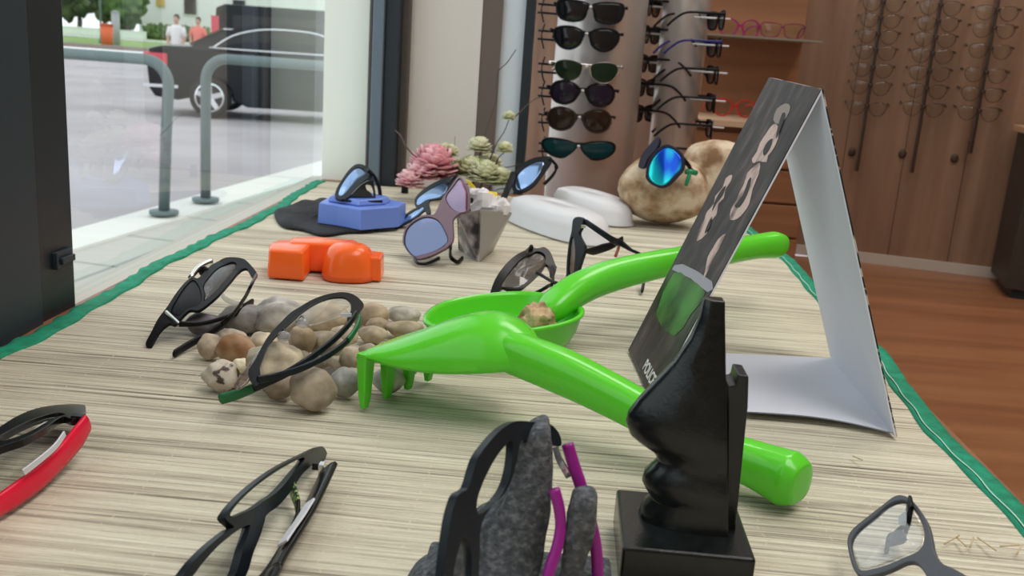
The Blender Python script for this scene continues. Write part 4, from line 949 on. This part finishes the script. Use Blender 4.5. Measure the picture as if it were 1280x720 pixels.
# ---- G: glossy black sunglasses in the shovel
off, s = (600, 270), 4.236
c = lambda x, y, z: at(*conv(off, s, [(x, y)])[0], z)
A = c(62, 425, .030); B = on_ray(conv(off, s, [(385, 270)])[0], A, .105, True)
t, sf = build_pair('sunglasses', 'glossy black sunglasses standing in the lime shovel scoop', 'sunglasses', off, s, A, B, True, (255, 168), .046, True,
    [(50, 425), (80, 340), (130, 268), (190, 213), (252, 175), (262, 168), (300, 178), (340, 172), (372, 200), (398, 265), (405, 280), (390, 320), (372, 318), (366, 290), (350, 262), (330, 290), (290, 330), (250, 365), (212, 392), (150, 393), (118, 385), (92, 418), (65, 432)],
    [[(112, 372), (160, 295), (225, 228), (290, 196), (335, 205), (345, 240), (315, 285), (262, 338), (212, 380), (145, 384)]],
    MS['smoke2'], MS['black_pl'], k=3.0, th=.004)
temple('temple', [B, c(385, 350, .062), c(360, 372, .050), c(300, 405, .040), c(220, 435, .030), c(135, 460, .022)], MS['black_matte'], t, h=.0028, w=.0015)
temple('temple', [sf.p(*sf.uv(*conv(off, s, [(300, 305)])[0]), .002), c(360, 335, .048), c(408, 358, .052)], MS['black_matte'], t, h=.0024, w=.0015)
MB().ball(sf.p(*sf.uv(*conv(off, s, [(268, 185)])[0]), .004), (.003, .003, .005), 8).build('nose_pad', MS['black_pl'], t)

# ---- H: black and tan-lens glasses seen edge-on behind the shovel handle
A = c(490, 345, .006); B = on_ray(conv(off, s, [(528, 8)])[0], A, .085, True)
t, sf = build_pair('sunglasses', 'black sunglasses seen edge-on behind the curve of the lime shovel handle', 'sunglasses', off, s, A, B, True, (560, 170), .020, False,
    [(466, 345), (464, 300), (470, 200), (480, 130), (492, 80), (500, 20), (528, 5), (552, 18), (545, 60), (530, 100), (560, 168), (545, 230), (530, 280), (520, 345)],
    [[(476, 300), (480, 200), (490, 120), (504, 120), (512, 200), (505, 290), (490, 330)]],
    thin_glass('tan_lens', (.45, .38, .32), opac=.5, body=(.20, .16, .13)), MS['black_blue'], k=1.0, th=.005)
temple('temple', [c(558, 30, .085), c(620, 72, .078), c(700, 125, .066), c(752, 148, .058), c(800, 180, .052), c(855, 208, .044), c(880, 260, .034), c(870, 330, .014), c(858, 402, .005)], MS['black_blue'], t, h=[.0038, .0040, .0048, .0022, .0020, .0024, .0034], w=.0018, tip=MS['black_blue'], tip_from=.8)
temple('temple', [sf.p(*sf.uv(*conv(off, s, [(562, 185)])[0]), .002), c(600, 185, .048), c(650, 170, .050), c(705, 152, .054), c(755, 120, .060)], MS['black_matte'], t, h=[.0025, .0058, .0062, .0050, .0038], w=.0015)
MB().sweep([c(738, 150, .056), c(730, 180, .050), c(718, 212, .045)], .002, .0022, 8).build('temple_tip', mat('rusty_red_tip', (.28, .06, .03), .4), t, label='rusty red tip')
box_at('hinge', c(548, 55, .082), (.003, .002, .002), MS['silver'], t, 'silver hinge')

# ---- I: sunglasses on the blue mould
off, s = (330, 190), 4.0
YI = at(451, 288, .006)[1]+.025
g = lambda x, y, Y=YI: atY(*conv(off, s, [(x, y)])[0], Y)
A = g(375, 232, YI+.005); B = on_ray(conv(off, s, [(545, 120)])[0], A, .075, True)
t, sf = build_pair('sunglasses', 'black sunglasses with pale blue reflecting lens sitting on the blue mould', 'sunglasses', off, s, A, B, True, (430, 88), .045, True,
    [(355, 225), (362, 190), (382, 155), (430, 88), (470, 64), (512, 76), (545, 120), (548, 150), (520, 140), (490, 158), (465, 185), (432, 222), (402, 242), (368, 240)],
    [[(370, 215), (378, 185), (398, 150), (438, 100), (472, 80), (502, 92), (508, 112), (470, 140), (440, 172), (410, 205), (388, 222)]],
    MS['skylens'], MS['black_blue'], k=2, th=.004)
B2 = B
temple('temple', [g(520, 90, B[1]), g(550, 120, B[1]+.01), g(572, 165, B[1]+.01), g(580, 205, B[1]+.01), g(582, 240, B[1]+.01)], MS['black_blue'], t, h=.004, w=.003, up=(0, 1, 0))
temple('temple', [g(390, 238, YI+.002), g(440, 246, YI+.006), g(510, 248, YI+.012), g(590, 246, YI+.03)], MS['black_matte'], t, h=.0022, w=.002)
sf2 = Surf(g(430, 235, YI+.012), g(545, 235, YI+.03), g(500, 140, YI+.02))
plate('lens', sf2, [sf2.uv(*q) for q in conv(off, s, [(425, 232), (448, 200), (490, 160), (528, 142), (548, 160), (555, 235), (500, 240)])], [[sf2.uv(*q) for q in conv(off, s, [(508, 165), (535, 170), (546, 200), (545, 222), (530, 200), (515, 190)])]], .002, MS['darklens'], t)

# ---- J: pale blue aviators behind the mauve pair
off, s = (480, 200), 4.8
g = lambda x, y, Y: atY(*conv(off, s, [(x, y)])[0], Y)
A = at(*conv(off, s, [(72, 408)])[0], .001); B = on_ray(conv(off, s, [(440, 98)])[0], A, .155, True)
t, sf = build_pair('sunglasses', 'slim sunglasses with pale blue lenses leaning between blue mould and mauve pair', 'sunglasses', off, s, A, B, True, (220, 190), .035, True,
    [(185, 270), (190, 230), (230, 185), (300, 140), (370, 110), (425, 94), (443, 108), (415, 152), (375, 192), (352, 232), (300, 242), (272, 255), (282, 318), (256, 326), (244, 308), (200, 345), (125, 388), (76, 412), (68, 402), (110, 345), (165, 305), (196, 288)],
    [[(195, 268), (200, 236), (250, 195), (320, 155), (370, 140), (385, 158), (366, 200), (332, 226), (260, 242), (215, 270)], [(82, 400), (122, 355), (180, 312), (225, 290), (240, 282), (238, 298), (190, 340), (122, 380)]],
    MS['skylens'], MS['black_blue'], k=1, th=.003)
temple('temple', [B, g(470, 130, B[1]+.02), g(490, 200, B[1]+.035), g(480, 290, B[1]+.02)], MS['black_blue'], t, h=.002, w=.002)
MB().sweep([sf.p(*sf.uv(*conv(off, s, [q])[0])) for q in ((380, 150), (400, 120), (438, 100))], .004, .005, 8).build('hinge', MS['black_pl'], t)

# ---- K: mauve mirrored sunglasses leaning on the paper box
A = at(*conv(off, s, [(215, 618)])[0], .004); B = on_ray(conv(off, s, [(500, 150)])[0], A, .135, True)
MS['mauve_frame'] = mat('translucent_mauve_plastic', (.17, .10, .13), .25, spec=.5)
t, sf = build_pair('sunglasses', 'large mauve mirrored sunglasses leaning against the printed paper box', 'sunglasses', off, s, A, B, True, (120, 480), .05, True,
    [(115, 490), (130, 420), (180, 365), (240, 335), (300, 330), (322, 300), (350, 240), (400, 170), (450, 102), (482, 128), (512, 190), (510, 302), (470, 316), (430, 345), (415, 372), (418, 470), (392, 520), (340, 552), (280, 580), (205, 598), (160, 570), (130, 530)],
    [[(123, 490), (138, 420), (190, 369), (258, 344), (326, 364), (368, 425), (388, 495), (328, 543), (240, 573), (184, 582), (140, 540)], [(372, 228), (413, 166), (455, 114), (482, 150), (502, 200), (500, 304), (450, 318), (398, 285)]],
    [MS['bluelens'], MS['mauvelens']], MS['mauve_frame'], k=1.0, th=.004)
dY = A[1]
MB().sweep([sf.p(*sf.uv(*conv(off, s, [q])[0]), .004) for q in ((476, 140), (500, 200), (500, 304))], .0008, .0014, 6).build('rim_line', MS['magenta_p'], t, label='magenta rim line')
temple('temple', [sf.p(*sf.uv(*conv(off, s, [(185, 592)])[0]), 0), at(*conv(off, s, [(205, 620)])[0], .004), at(*conv(off, s, [(260, 620)])[0], .004), at(*conv(off, s, [(330, 590)])[0], .006)], MS['black_pl'], t, h=.003, w=.002)
temple('temple', [sf.p(*sf.uv(*conv(off, s, [(400, 520)])[0]), 0), at(*conv(off, s, [(400, 580)])[0], .010), at(*conv(off, s, [(440, 612)])[0], .004), at(*conv(off, s, [(470, 590)])[0], .006)], MS['black_pl'], t, h=.004, w=.002)

# ---- L: sunglasses at the end of the plastic case
off, s = (600, 180), 3.273
YL = 1.80
g = lambda x, y, Y: atY(*conv(off, s, [(x, y)])[0], Y)
A = g(150, 195, YL); B = on_ray(conv(off, s, [(285, 60)])[0], A, .095, True)
t, sf = build_pair('sunglasses', 'black oval sunglasses with pale reflection standing on the clouded plastic case', 'sunglasses', off, s, A, B, True, (130, 130), .035, True,
    [(130, 180), (132, 140), (150, 105), (180, 78), (225, 58), (280, 52), (295, 62), (288, 85), (262, 122), (225, 170), (185, 196), (150, 202)],
    [[(146, 178), (150, 138), (176, 105), (225, 76), (262, 74), (250, 110), (215, 160), (182, 184), (160, 190)]],
    MS['skylens'], MS['black_matte'], k=2, th=.004)
temple('temple', [sf.p(*sf.uv(*conv(off, s, [(138, 120)])[0]), 0), g(120, 165, YL-.02), g(103, 208, YL-.04), g(85, 245, YL-.05)], MS['black_matte'], t, h=.004, w=.006)
temple('temple', [B, g(312, 90, B[1]+.01), g(300, 125, B[1]+.01), g(262, 165, B[1])], MS['black_matte'], t, h=.003, w=.004)

# ---- M: blue mirrored sunglasses on the boulder
off, s = (750, 150), 4.8
YM = 1.690
g = lambda x, y, Y: atY(*conv(off, s, [(x, y)])[0], Y)
MS['cyanlens'] = noisy(mat('cyan_blue_mirror', (.01, .5, .8), .12, metal=.55), (.01, .10, .75), (.02, .85, .90), 24, (1.3, 1, .35), lo=.40, hi=.58, detail=1)
MS['purple_frame'] = mat('dark_purple_frame', (.014, .011, .028), .4, spec=.3)
A = g(300, 395, YM-.01); B = g(500, 300, YM-.02)
t, sf = build_pair('sunglasses', 'sunglasses with bright cyan-blue mirrored lens perched on the large boulder', 'sunglasses', off, s, A, B, True, (345, 170), .055, True,
    [(275, 330), (290, 250), (340, 180), (400, 148), (452, 165), (502, 212), (508, 292), (470, 342), (420, 392), (370, 410), (308, 386), (280, 355)],
    [[(290, 330), (303, 260), (348, 195), (402, 163), (448, 180), (488, 228), (488, 290), (450, 332), (402, 382), (362, 394), (312, 370)]],
    MS['cyanlens'], MS['purple_frame'], k=2, th=.005)
c0_ = sf.p(*sf.uv(*conv(off, s, [(320, 200)])[0]), -.002)
plate_pts = [(235, 278), (258, 210), (305, 150), (350, 105), (362, 130), (345, 172), (292, 235), (272, 282), (250, 290)]
sf2 = Surf(g(240, 280, YM+.03), g(355, 110, YM+.03), g(300, 240, YM+.02))
plate('temple', sf2, [sf2.uv(*q) for q in conv(off, s, plate_pts)], [], .006, MS['purple_frame'], t, bev=.0015)
temple('temple', [sf.p(*sf.uv(*conv(off, s, [(495, 235)])[0]), 0), g(530, 270, YM), g(545, 300, YM+.015), g(575, 320, YM+.02)], MS['black_matte'], t, h=.005, w=.003)
MB().sweep([g(515, 310, YM-.005), g(550, 312, YM), g(578, 318, YM+.005)], .005, None, 8).sweep([g(540, 320, YM-.003), g(525, 360, YM-.004), g(515, 395, YM-.005)], .0035, None, 8).build('cleaning_tag', mat('green_tag', (.01, .25, .10), .4), t, label='green temple tag')

# ================================================================== BOUQUET
MS['petal_pink'] = noisy(mat('pink_petals', (.72, .25, .29), .6), (.70, .26, .32), (.90, .52, .55), 30)
MS['petal_pale'] = noisy(mat('pale_pink_petals', (.85, .52, .55), .6), (.80, .42, .46), (.92, .66, .68), 30)
MS['petal_cream'] = noisy(mat('cream_petals', (.70, .68, .45), .6), (.60, .62, .34), (.84, .82, .62), 30)
MS['petal_green'] = noisy(mat('green_cream_petals', (.50, .52, .28), .6), (.52, .56, .30), (.76, .76, .54), 30)
MS['leaf'] = mat('leaf_green', (.12, .17, .06), .6); MS['twig'] = mat('twig_brown', (.09, .06, .055), .7)
def blossom(c, r, m, parent, rows=7, seed=0, flat=1.0, label=None, name='blossom'):
    rd = random.Random(seed); mb = MB()
    mb.ball(c, (r*.3, r*.3, r*.3), 6)
    for k in range(rows):
        el = -.5+1.7*k/(rows-1); nP = int(12-1.1*k)
        for j in range(nP):
            a = 2*math.pi*(j+.5*(k % 2))/nP+rd.uniform(-.15, .15); e = el+rd.uniform(-.1, .1)
            d = A3(math.cos(a)*math.cos(e), math.sin(a)*math.cos(e), math.sin(e)*flat); u = unit(np.cross(d, A3(0, 0, 1)+d*.01)); w = unit(np.cross(u, d))
            L_ = r*(1-.05*k)*rd.uniform(.9, 1.05); wd = r*.34
            sec = []
            for s_, ww, lf in ((.15, .3, 0), (.5, .85, .02), (.8, 1, .12), (1, .55, .26)):
                p = c+d*L_*s_+w*r*lf
                sec.append([p-u*wd*ww, p+w*r*-.05, p+u*wd*ww, p+w*r*.02])
            mb.loft(sec)
    return mb.build(name, m, parent, label=label)
t = thing('bouquet', 'bouquet of pink and cream flowers with bare twigs behind the paper box', 'flowers', at(570, 236))
YB = 1.86
g = lambda x, y, Y=YB: atY(x, y, Y)
for i, (x, y, r, m, Y) in enumerate([(541, 205, 24, 'petal_pink', 1.84), (527, 216, 17, 'petal_pale', 1.82), (512, 226, 14, 'petal_pale', 1.80), (552, 216, 15, 'petal_pink', 1.86), (563, 190, 9, 'petal_cream', 1.88), (556, 186, 7, 'petal_cream', 1.87),
        (599, 183, 12, 'petal_cream', 1.90), (636, 146, 7, 'petal_green', 1.92), (631, 186, 9, 'petal_cream', 1.90), (590, 212, 17, 'petal_green', 1.88), (606, 218, 17, 'petal_green', 1.86), (624, 224, 15, 'petal_green', 1.88), (575, 212, 13, 'petal_cream', 1.90), (612, 205, 13, 'petal_cream', 1.93)]):
    blossom(g(x, y, Y), r*Y/FPX*1.35, MS[m], t, seed=i, rows=7)
def twig(pts, r=.0018):
    MB().sweep(smooth_path([g(*p) for p in pts], 5), [r, r*.6, r*.5], None, 6).build('twig', MS['twig'], t)
twig([(560, 240, 1.86), (541, 210, 1.83), (524, 200, 1.82), (509, 185, 1.82), (501, 170, 1.83), (494, 163, 1.84)], .0028)
twig([(590, 236, 1.9), (600, 192, 1.92), (612, 150, 1.93), (620, 125, 1.94), (622, 92, 1.94), (634, 78, 1.94), (645, 62, 1.94)])
twig([(600, 236, 1.9), (618, 185, 1.91), (630, 165, 1.92), (636, 150, 1.92)])
twig([(600, 225, 1.9), (622, 212, 1.9), (640, 208, 1.9), (650, 205, 1.9)])
twig([(612, 236, 1.9), (622, 200, 1.91), (632, 190, 1.9)])
twig([(640, 150, 1.95), (652, 138, 1.97), (668, 124, 1.98), (676, 122, 1.98)])
twig([(556, 238, 1.86), (566, 200, 1.88), (569, 170, 1.89)], .001)
twig([(592, 236, 1.9), (585, 210, 1.9), (576, 200, 1.9)], .0012)
for i, (x, y, dx, dy) in enumerate([(543, 228, 10, 12), (560, 232, -8, 10), (598, 236, 12, 4), (620, 238, 14, 0), (632, 234, 12, -8), (585, 230, -10, 6)]):
    a, b = g(x, y), g(x+dx, y+dy, YB-.01)
    MB().sweep(smooth_path([a, (a+b)/2+A3(0, -.003, .004), b], 3), [.002, .009, .001], [.0006, .0012, .0004], 8).build('leaf', MS['leaf'], t)
MB().box(-.007, .007, -.006, .006, 0, .024, lambda x, y, z: at(506, 241, .0005)+A3(x*(1-z*12), y, z)).build('clip', MS['black_matte'], t, smooth=False, bevel=.001, label='small black clip')

# ================================================================== RACK EYEWEAR (built at real size, then copied)
def rack_shape(kind):
    if kind == 'square': hole = [(-.006, .012), (-.026, .016), (-.052, .017), (-.062, .012), (-.062, -.004), (-.054, -.019), (-.034, -.023), (-.014, -.018), (-.008, -.004)]
    elif kind == 'aviator': hole = [(-.010, .010), (-.024, .016), (-.046, .017), (-.060, .010), (-.060, -.006), (-.048, -.022), (-.030, -.026), (-.014, -.016), (-.009, -.002)]
    elif kind == 'wrap': hole = [(-.004, .008), (-.026, .015), (-.054, .018), (-.070, .012), (-.068, -.004), (-.050, -.017), (-.028, -.019), (-.012, -.010)]
    else: hole = [(-.010, .006), (-.018, .018), (-.036, .023), (-.054, .018), (-.061, .002), (-.054, -.016), (-.036, -.023), (-.018, -.016)]
    return hole
def rack_glasses(name, label, kind, lm, fm, rim=.0035, group=None, th=.004, temples=True):
    """glasses facing -Y with the bridge at the origin; temples run back along +Y"""
    t = thing(name, label, 'sunglasses' if name == 'sunglasses' else 'eyeglasses', (0, 0, 0), group)
    class SF:
        def p(s, u, v, d=0.): return A3(u, -d+1.5*u*u, v)
    sf = SF(); h = rack_shape(kind); c = np.mean(np.array(h), 0)
    out = []
    for u, v in h:
        q = np.array([u, v])-c; q = q/np.linalg.norm(q)*(np.linalg.norm(q)+rim); out.append(tuple(q+c))
    left = [p for p in out]
    # outline running over both lenses through the bridge
    top = [p for p in left if p[1] > .0]; 
    order = sorted(left, key=lambda p: math.atan2(p[1]-c[1], p[0]-c[0]))
    def ang(p): return (math.atan2(p[1]-c[1], p[0]-c[0]))
    L_ = [p for p in order if abs(ang(p)) > .42 ]
    up = sorted([p for p in L_ if ang(p) > 0], key=ang); dn = sorted([p for p in L_ if ang(p) < 0], key=ang, reverse=True)
    path = up+dn[::-1]      # from bridge top, over the lens, around and back to the bridge bottom
    path = [(0, .010)]+[(-.004, .011)]+up+sorted(dn, key=ang)+[(-.004, .001), (0, .003)]
    mir = [(-u, v) for u, v in path[1:-1]][::-1]
    fr = plate('frame_front', sf, path+mir, [h, [(-u, v) for u, v in h][::-1]], th, fm, t, m_=3)
    for hh in (h, [(-u, v) for u, v in h][::-1]): lens('lens', sf, hh, lm, t, bulge=.002)
    if temples:
        for sg in (-1, 1):
            x = sg*.069
            if temples == 'folded':
                yf = .022+.004*(sg > 0)
                temple('temple', [A3(x, 1.5*x*x, .010), A3(x*.97, yf, .010), A3(0, yf+.002, .009), A3(-x*.6, yf+.002, .004), A3(-x*.95, yf+.001, -.006)], fm, t, h=[.004, .003, .0028, .003, .003], w=.0013)
                continue
            temple('temple', [A3(x, 1.5*x*x, .010), A3(x, .05, .010), A3(x*.98, .10, .008), A3(x*.93, .125, -.006), A3(x*.9, .145, -.026)], fm, t, h=[.004, .003, .0028, .003, .003], w=.0016)
    return t
def place(t, loc, rz=0, rx=0):
    t.location = tuple(float(v) for v in loc); t.rotation_euler = (rx, 0, rz); return t
def copy_tree(o, parent=None):
    c = o.copy(); COL.objects.link(c)
    if parent: c.parent = parent
    for ch in list(o.children): copy_tree(ch, c)
    return c

# ---- column racks
MS['peg'] = mat('clear_peg', (.75, .75, .76), .25)
def column(px0, px1, Y, name, label, yb=FZ):
    a, b = atY(px0, 100, Y), atY(px1, 100, Y); r = (b[0]-a[0])/2; c = A3((a[0]+b[0])/2, Y+r*1.16, yb)
    t = thing(name, label, 'display rack', c)
    MB().cyl(c+A3(0, 0, .0005), r*1.3, .03, 40).build('base', MS['frame_dark'], t, smooth=False, bevel=.003)
    MB().cyl(c+A3(0, 0, .03), r, 2.3, 48).build('column', MS['brushed'], t)
    return t, c, r
t1, c1_, r1 = column(690, 806, 2.40, 'eyewear_column', 'brushed metal display column carrying sunglasses stacked one above another')
ls = [(738, 13, 'square', MS['darklens'], MS['black_blue'], 'shiny dark square sunglasses, topmost on the left metal column'),
      (733, 46, 'aviator', MS['darklens'], MS['black_blue'], 'dark sunglasses second from the top on the left metal column'),
      (733, 87, 'aviator', MS['greenlens'], MS['silver'], 'green-black aviator sunglasses with thin rim on the left metal column'),
      (728, 117, 'round', MS['purplelens'], MS['black_pl'], 'purple-black rounded sunglasses on the left metal column'),
      (724, 150, 'round', MS['brownlens'], mat('dark_brown_acetate', (.04, .022, .015), .3), 'dark brown sunglasses, second from the bottom on the left metal column'),
      (723, 186, 'wrap', mat('teal_black_lens', (.005, .05, .06), .07), MS['black_pl'], 'black wrap sunglasses with teal glint, lowest on the left metal column')]
for x, y, kd, lm, fm, lab in ls:
    p = atY(x, y, 2.375); gl = rack_glasses('sunglasses', lab, kd, lm, fm, rim=.0012 if fm is MS['silver'] else .0040, group='sunglasses on the left metal column', temples='folded')
    place(gl, p, rz=.05); gl.scale = (1.24, 1.0, 1.12)
    pc = MB().tube([p+A3(0, .04, .007), p+A3(0, -.006, .007)], .0022).ball(p+A3(0, -.008, .007), .004, 6).build('peg', MS['peg'], t1)
    for dz in (.012, -.008):
        q = atY(690, y, 2.44)
        MB().tube([q+A3(.03, .0, dz), q+A3(-.035, -.01, dz+.001)], .0028, 6).build('side_peg', MS['black_matte'], t1)
    MB().sweep(smooth_path([q+A3(-.02, -.005, .03), q+A3(-.026, -.005, .0), q+A3(-.018, -.005, -.03)], 4), .002, None, 6).build('side_hook', MS['black_matte'], t1)
t2, c2_, r2 = column(822, 882, 2.50, 'eyewear_column', 'narrow shiny metal display column with sunglasses seen from the side')
MS['blue_acetate'] = mat('blue_acetate', (.02, .02, .16), .3)
pr_r = rack_glasses('sunglasses', None, 'square', MS['darklens'], MS['black_matte'], rim=.004)
ylv = [24, 58, 92, 127, 160, 190]; ordn = ['topmost', 'second from top', 'third from top', 'fourth from top', 'fifth from top', 'lowest']
for i, y in enumerate(ylv):
    gl = pr_r if i == 0 else copy_tree(pr_r)
    place(gl, atY(893-i*2.2, y, 2.47)+A3(.01, .0, 0), rz=math.radians(100-3*i))
    tag(gl, 'black sunglasses facing right, %s on the right side of the narrow column' % ordn[i], 'sunglasses', 'side-on sunglasses right of the narrow column')
    q = atY(899-i*2, y-1, 2.47); MB().tube([q+A3(-.06, .02, 0), q+A3(.028, 0, 0)], .0025).build('peg', MS['peg'], t2)
    if i == 1:
        for ch in gl.children:
            if ch.name.startswith('temple'): ch.data = ch.data.copy(); ch.data.materials[0] = MS['blue_acetate']
for i, y in enumerate([8, 42, 78, 108, 140]):
    gl = copy_tree(pr_r); place(gl, atY(815-i*2.5, y, 2.62), rz=math.radians(-108-4*i))
    tag(gl, 'dark sunglasses facing away left, %s in the gap between the two columns' % ['topmost', 'second from top', 'third from top', 'fourth from top', 'lowest'][i], 'sunglasses', 'shadowed sunglasses between the columns')
    q = atY(812, y, 2.62); MB().tube([q, q+A3(.08, 0, 0)], .0025).build('peg', MS['peg'], t2)

# ---- wooden cabinet behind the card
cx0, cx1 = atY(866, 150, 3.0)[0], atY(1004, 250, 3.0)[0]
t = thing('display_cabinet', 'orange-brown wooden cabinet with drawers and a pale shelf behind the card', 'cabinet', ((cx0+cx1)/2, 3.1, FZ))
zs = atY(905, 150, 2.96)[2]
MB().box(cx0, cx1, 3.0, 3.33, FZ+.0005, zs-.02).build('body', MS['cab_wood'], t, smooth=False, bevel=.002)
MB().box(cx0, cx1+.0, 3.30, 3.33, zs, 2.35).build('back_panel', MS['cab_wood'], t, smooth=False)
MB().box(cx0-.01, cx1+.003, 2.96, 3.30, zs-.0195, zs).build('shelf', MS['cab_edge'], t, smooth=False, bevel=.001, label='pale shelf board')
zz0 = FZ+.03
n_d = 4
for k in range(n_d):
    a = zz0+(zs-.03-zz0)*k/n_d; b = zz0+(zs-.03-zz0)*(k+1)/n_d-.008
    d = MB().box(cx0+.006, cx1-.006, 2.985, 3.0, a, b).build('drawer', MS['cab_wood'], t, smooth=False, bevel=.0015)
    MB().tube([A3((cx0+cx1)/2-.04, 2.975, b-.03), A3((cx0+cx1)/2+.04, 2.975, b-.03)], .004).build('handle', MS['silver'], d)
z2 = atY(950, 38, 3.1)[2]
MB().box(cx0, cx1, 3.04, 3.30, z2-.026, z2-.020).build('shelf', mat('glass_shelf', (.22, .20, .16), .2), t, smooth=False)
gl = rack_glasses('eyeglasses', 'magenta-pink eyeglasses on the upper shelf of the wooden cabinet', 'round', MS['clear'], mat('pink_acetate', (.30, .02, .11), .3), rim=.005); place(gl, atY(925, 35, 3.06), rz=.2)
gl = rack_glasses('eyeglasses', 'dark pink-rimmed eyeglasses beside the magenta pair on the upper shelf', 'square', MS['clear'], mat('plum_acetate', (.16, .02, .06), .3), rim=.004); place(gl, atY(978, 37, 3.07), rz=-.1)
gl = rack_glasses('eyeglasses', 'red eyeglasses on the pale shelf of the wooden cabinet', 'round', MS['clear'], mat('red_acetate', (.40, .02, .015), .3), rim=.005); place(gl, atY(918, 135, 3.0), rz=.1)

# ---- thin frames on rods along the back wall
MS['wire'] = mat('bronze_wire', (.035, .02, .014), .35, metal=.3); MS['rod'] = mat('dull_steel_rod', (.17, .15, .14), .4, metal=.6)
pr_w = rack_glasses('eyeglasses', None, 'aviator', MS['clear'], MS['wire'], rim=.0020, th=.002)
first = True; rid = ['left', 'middle', 'right']
rods = [((1102, -30), (1070, 212), [4, 24, 44, 64, 86, 108, 134]), ((1173, -30), (1138, 214), [8, 28, 48, 68, 90, 112, 135]), ((1239, -30), (1210, 190), [14, 36, 62, 92, 116, 140])]
ords = ['first', 'second', 'third', 'fourth', 'fifth', 'sixth', 'seventh']
for r_, (p, q, lv) in enumerate(rods):
    b = wallpt(*q)-wnm*.05; a = A3(b[0], b[1], 2.0)
    t = thing('frame_rod', 'upright wall rod holding thin frames, %s of the three on the plank wall' % rid[r_], 'display rack', b, 'upright rods on the plank wall')
    MB().tube([b, a], .006).build('rod', MS['rod'], t)
    for z in (b[2]+.04, b[2]+.9, 1.8): MB().tube([A3(b[0], b[1], z), A3(b[0], b[1], z)+wnm*.048], .004).build('bracket', MS['rod'], t)
    for i, y in enumerate(lv):
        gl = pr_w if first else copy_tree(pr_w); first = False
        xx = p[0]+(q[0]-p[0])*(y-p[1])/(q[1]-p[1]); w0 = wallpt(xx, y); z = w0[2]
        pt = A3(b[0], b[1], z)-wnm*.02
        dd = ray(xx, y); z = CAMZ+dd[2]*(pt[1]/dd[1]); pt[2] = z
        place(gl, pt, rz=math.atan2(wd[1], wd[0])); gl.rotation_euler = (math.radians(4), 0, math.atan2(wd[1], wd[0]))
        tag(gl, 'thin bronze-rimmed eyeglasses, %s visible from the top on the %s wall rod' % (ords[i], rid[r_]), 'eyeglasses', 'thin frames on the wall rods')
        MB().tube([pt+wnm*.03+A3(0, 0, .006), pt-wnm*.006+A3(0, 0, .006)], .002).build('peg', MS['rod'], t)
for x, y in ((1065, 190), (1128, 192), (1193, 198)):
    c = wallpt(x, y); o = MB().loft([[c-wnm*(.002+d)+wd*(math.cos(a)*r)+A3(0, 0, math.sin(a)*r*1.2) for a in np.linspace(0, 2*math.pi, 16, False)] for d, r in ((0, .013), (.004, .012), (.0055, .007))]).build('wall_knob', mat('dark_knob', (.05, .025, .015), .5), None)
    tag(o, ['round dark knob on the plank wall at the left rod foot', 'round dark knob on the plank wall at the middle rod foot', 'round dark knob on the plank wall at the right rod foot'][(1065, 1128, 1193).index(x)], 'knob')

# ---- side cabinet at the right picture edge
c0 = at(1228, 345, FZ); c1 = at(1275, 372, FZ); ztop = atY(1252, 155, 3.2)[2]
t = thing('side_cabinet', 'dark-sided cabinet with a wooden top at the right picture edge', 'cabinet', tuple(wq[1]))
def sc_(x, y, z): return wq[1]+wd*x-wnm*y+A3(0, 0, z-FZ)
MB().box(.02, .85, .05, .33, FZ+.03, ztop-.02, sc_).build('body', mat('dark_brown_side', (.035, .025, .018), .5), t, smooth=False, bevel=.003)
MB().box(.04, .83, .07, .31, FZ+.0005, FZ+.03, sc_).build('plinth', MS['frame_dark'], t, smooth=False)
MB().box(.005, .87, .04, .35, ztop-.02, ztop, sc_).build('cabinet_top', mat('light_oak_top', (.42, .24, .13), .5), t, smooth=False, bevel=.002)
for k in range(2): MB().box(.07+k*.39, .44+k*.39, .33, .342, FZ+.06, ztop-.05, sc_).build('door', MS['cab_wood'], t, smooth=False, bevel=.002)
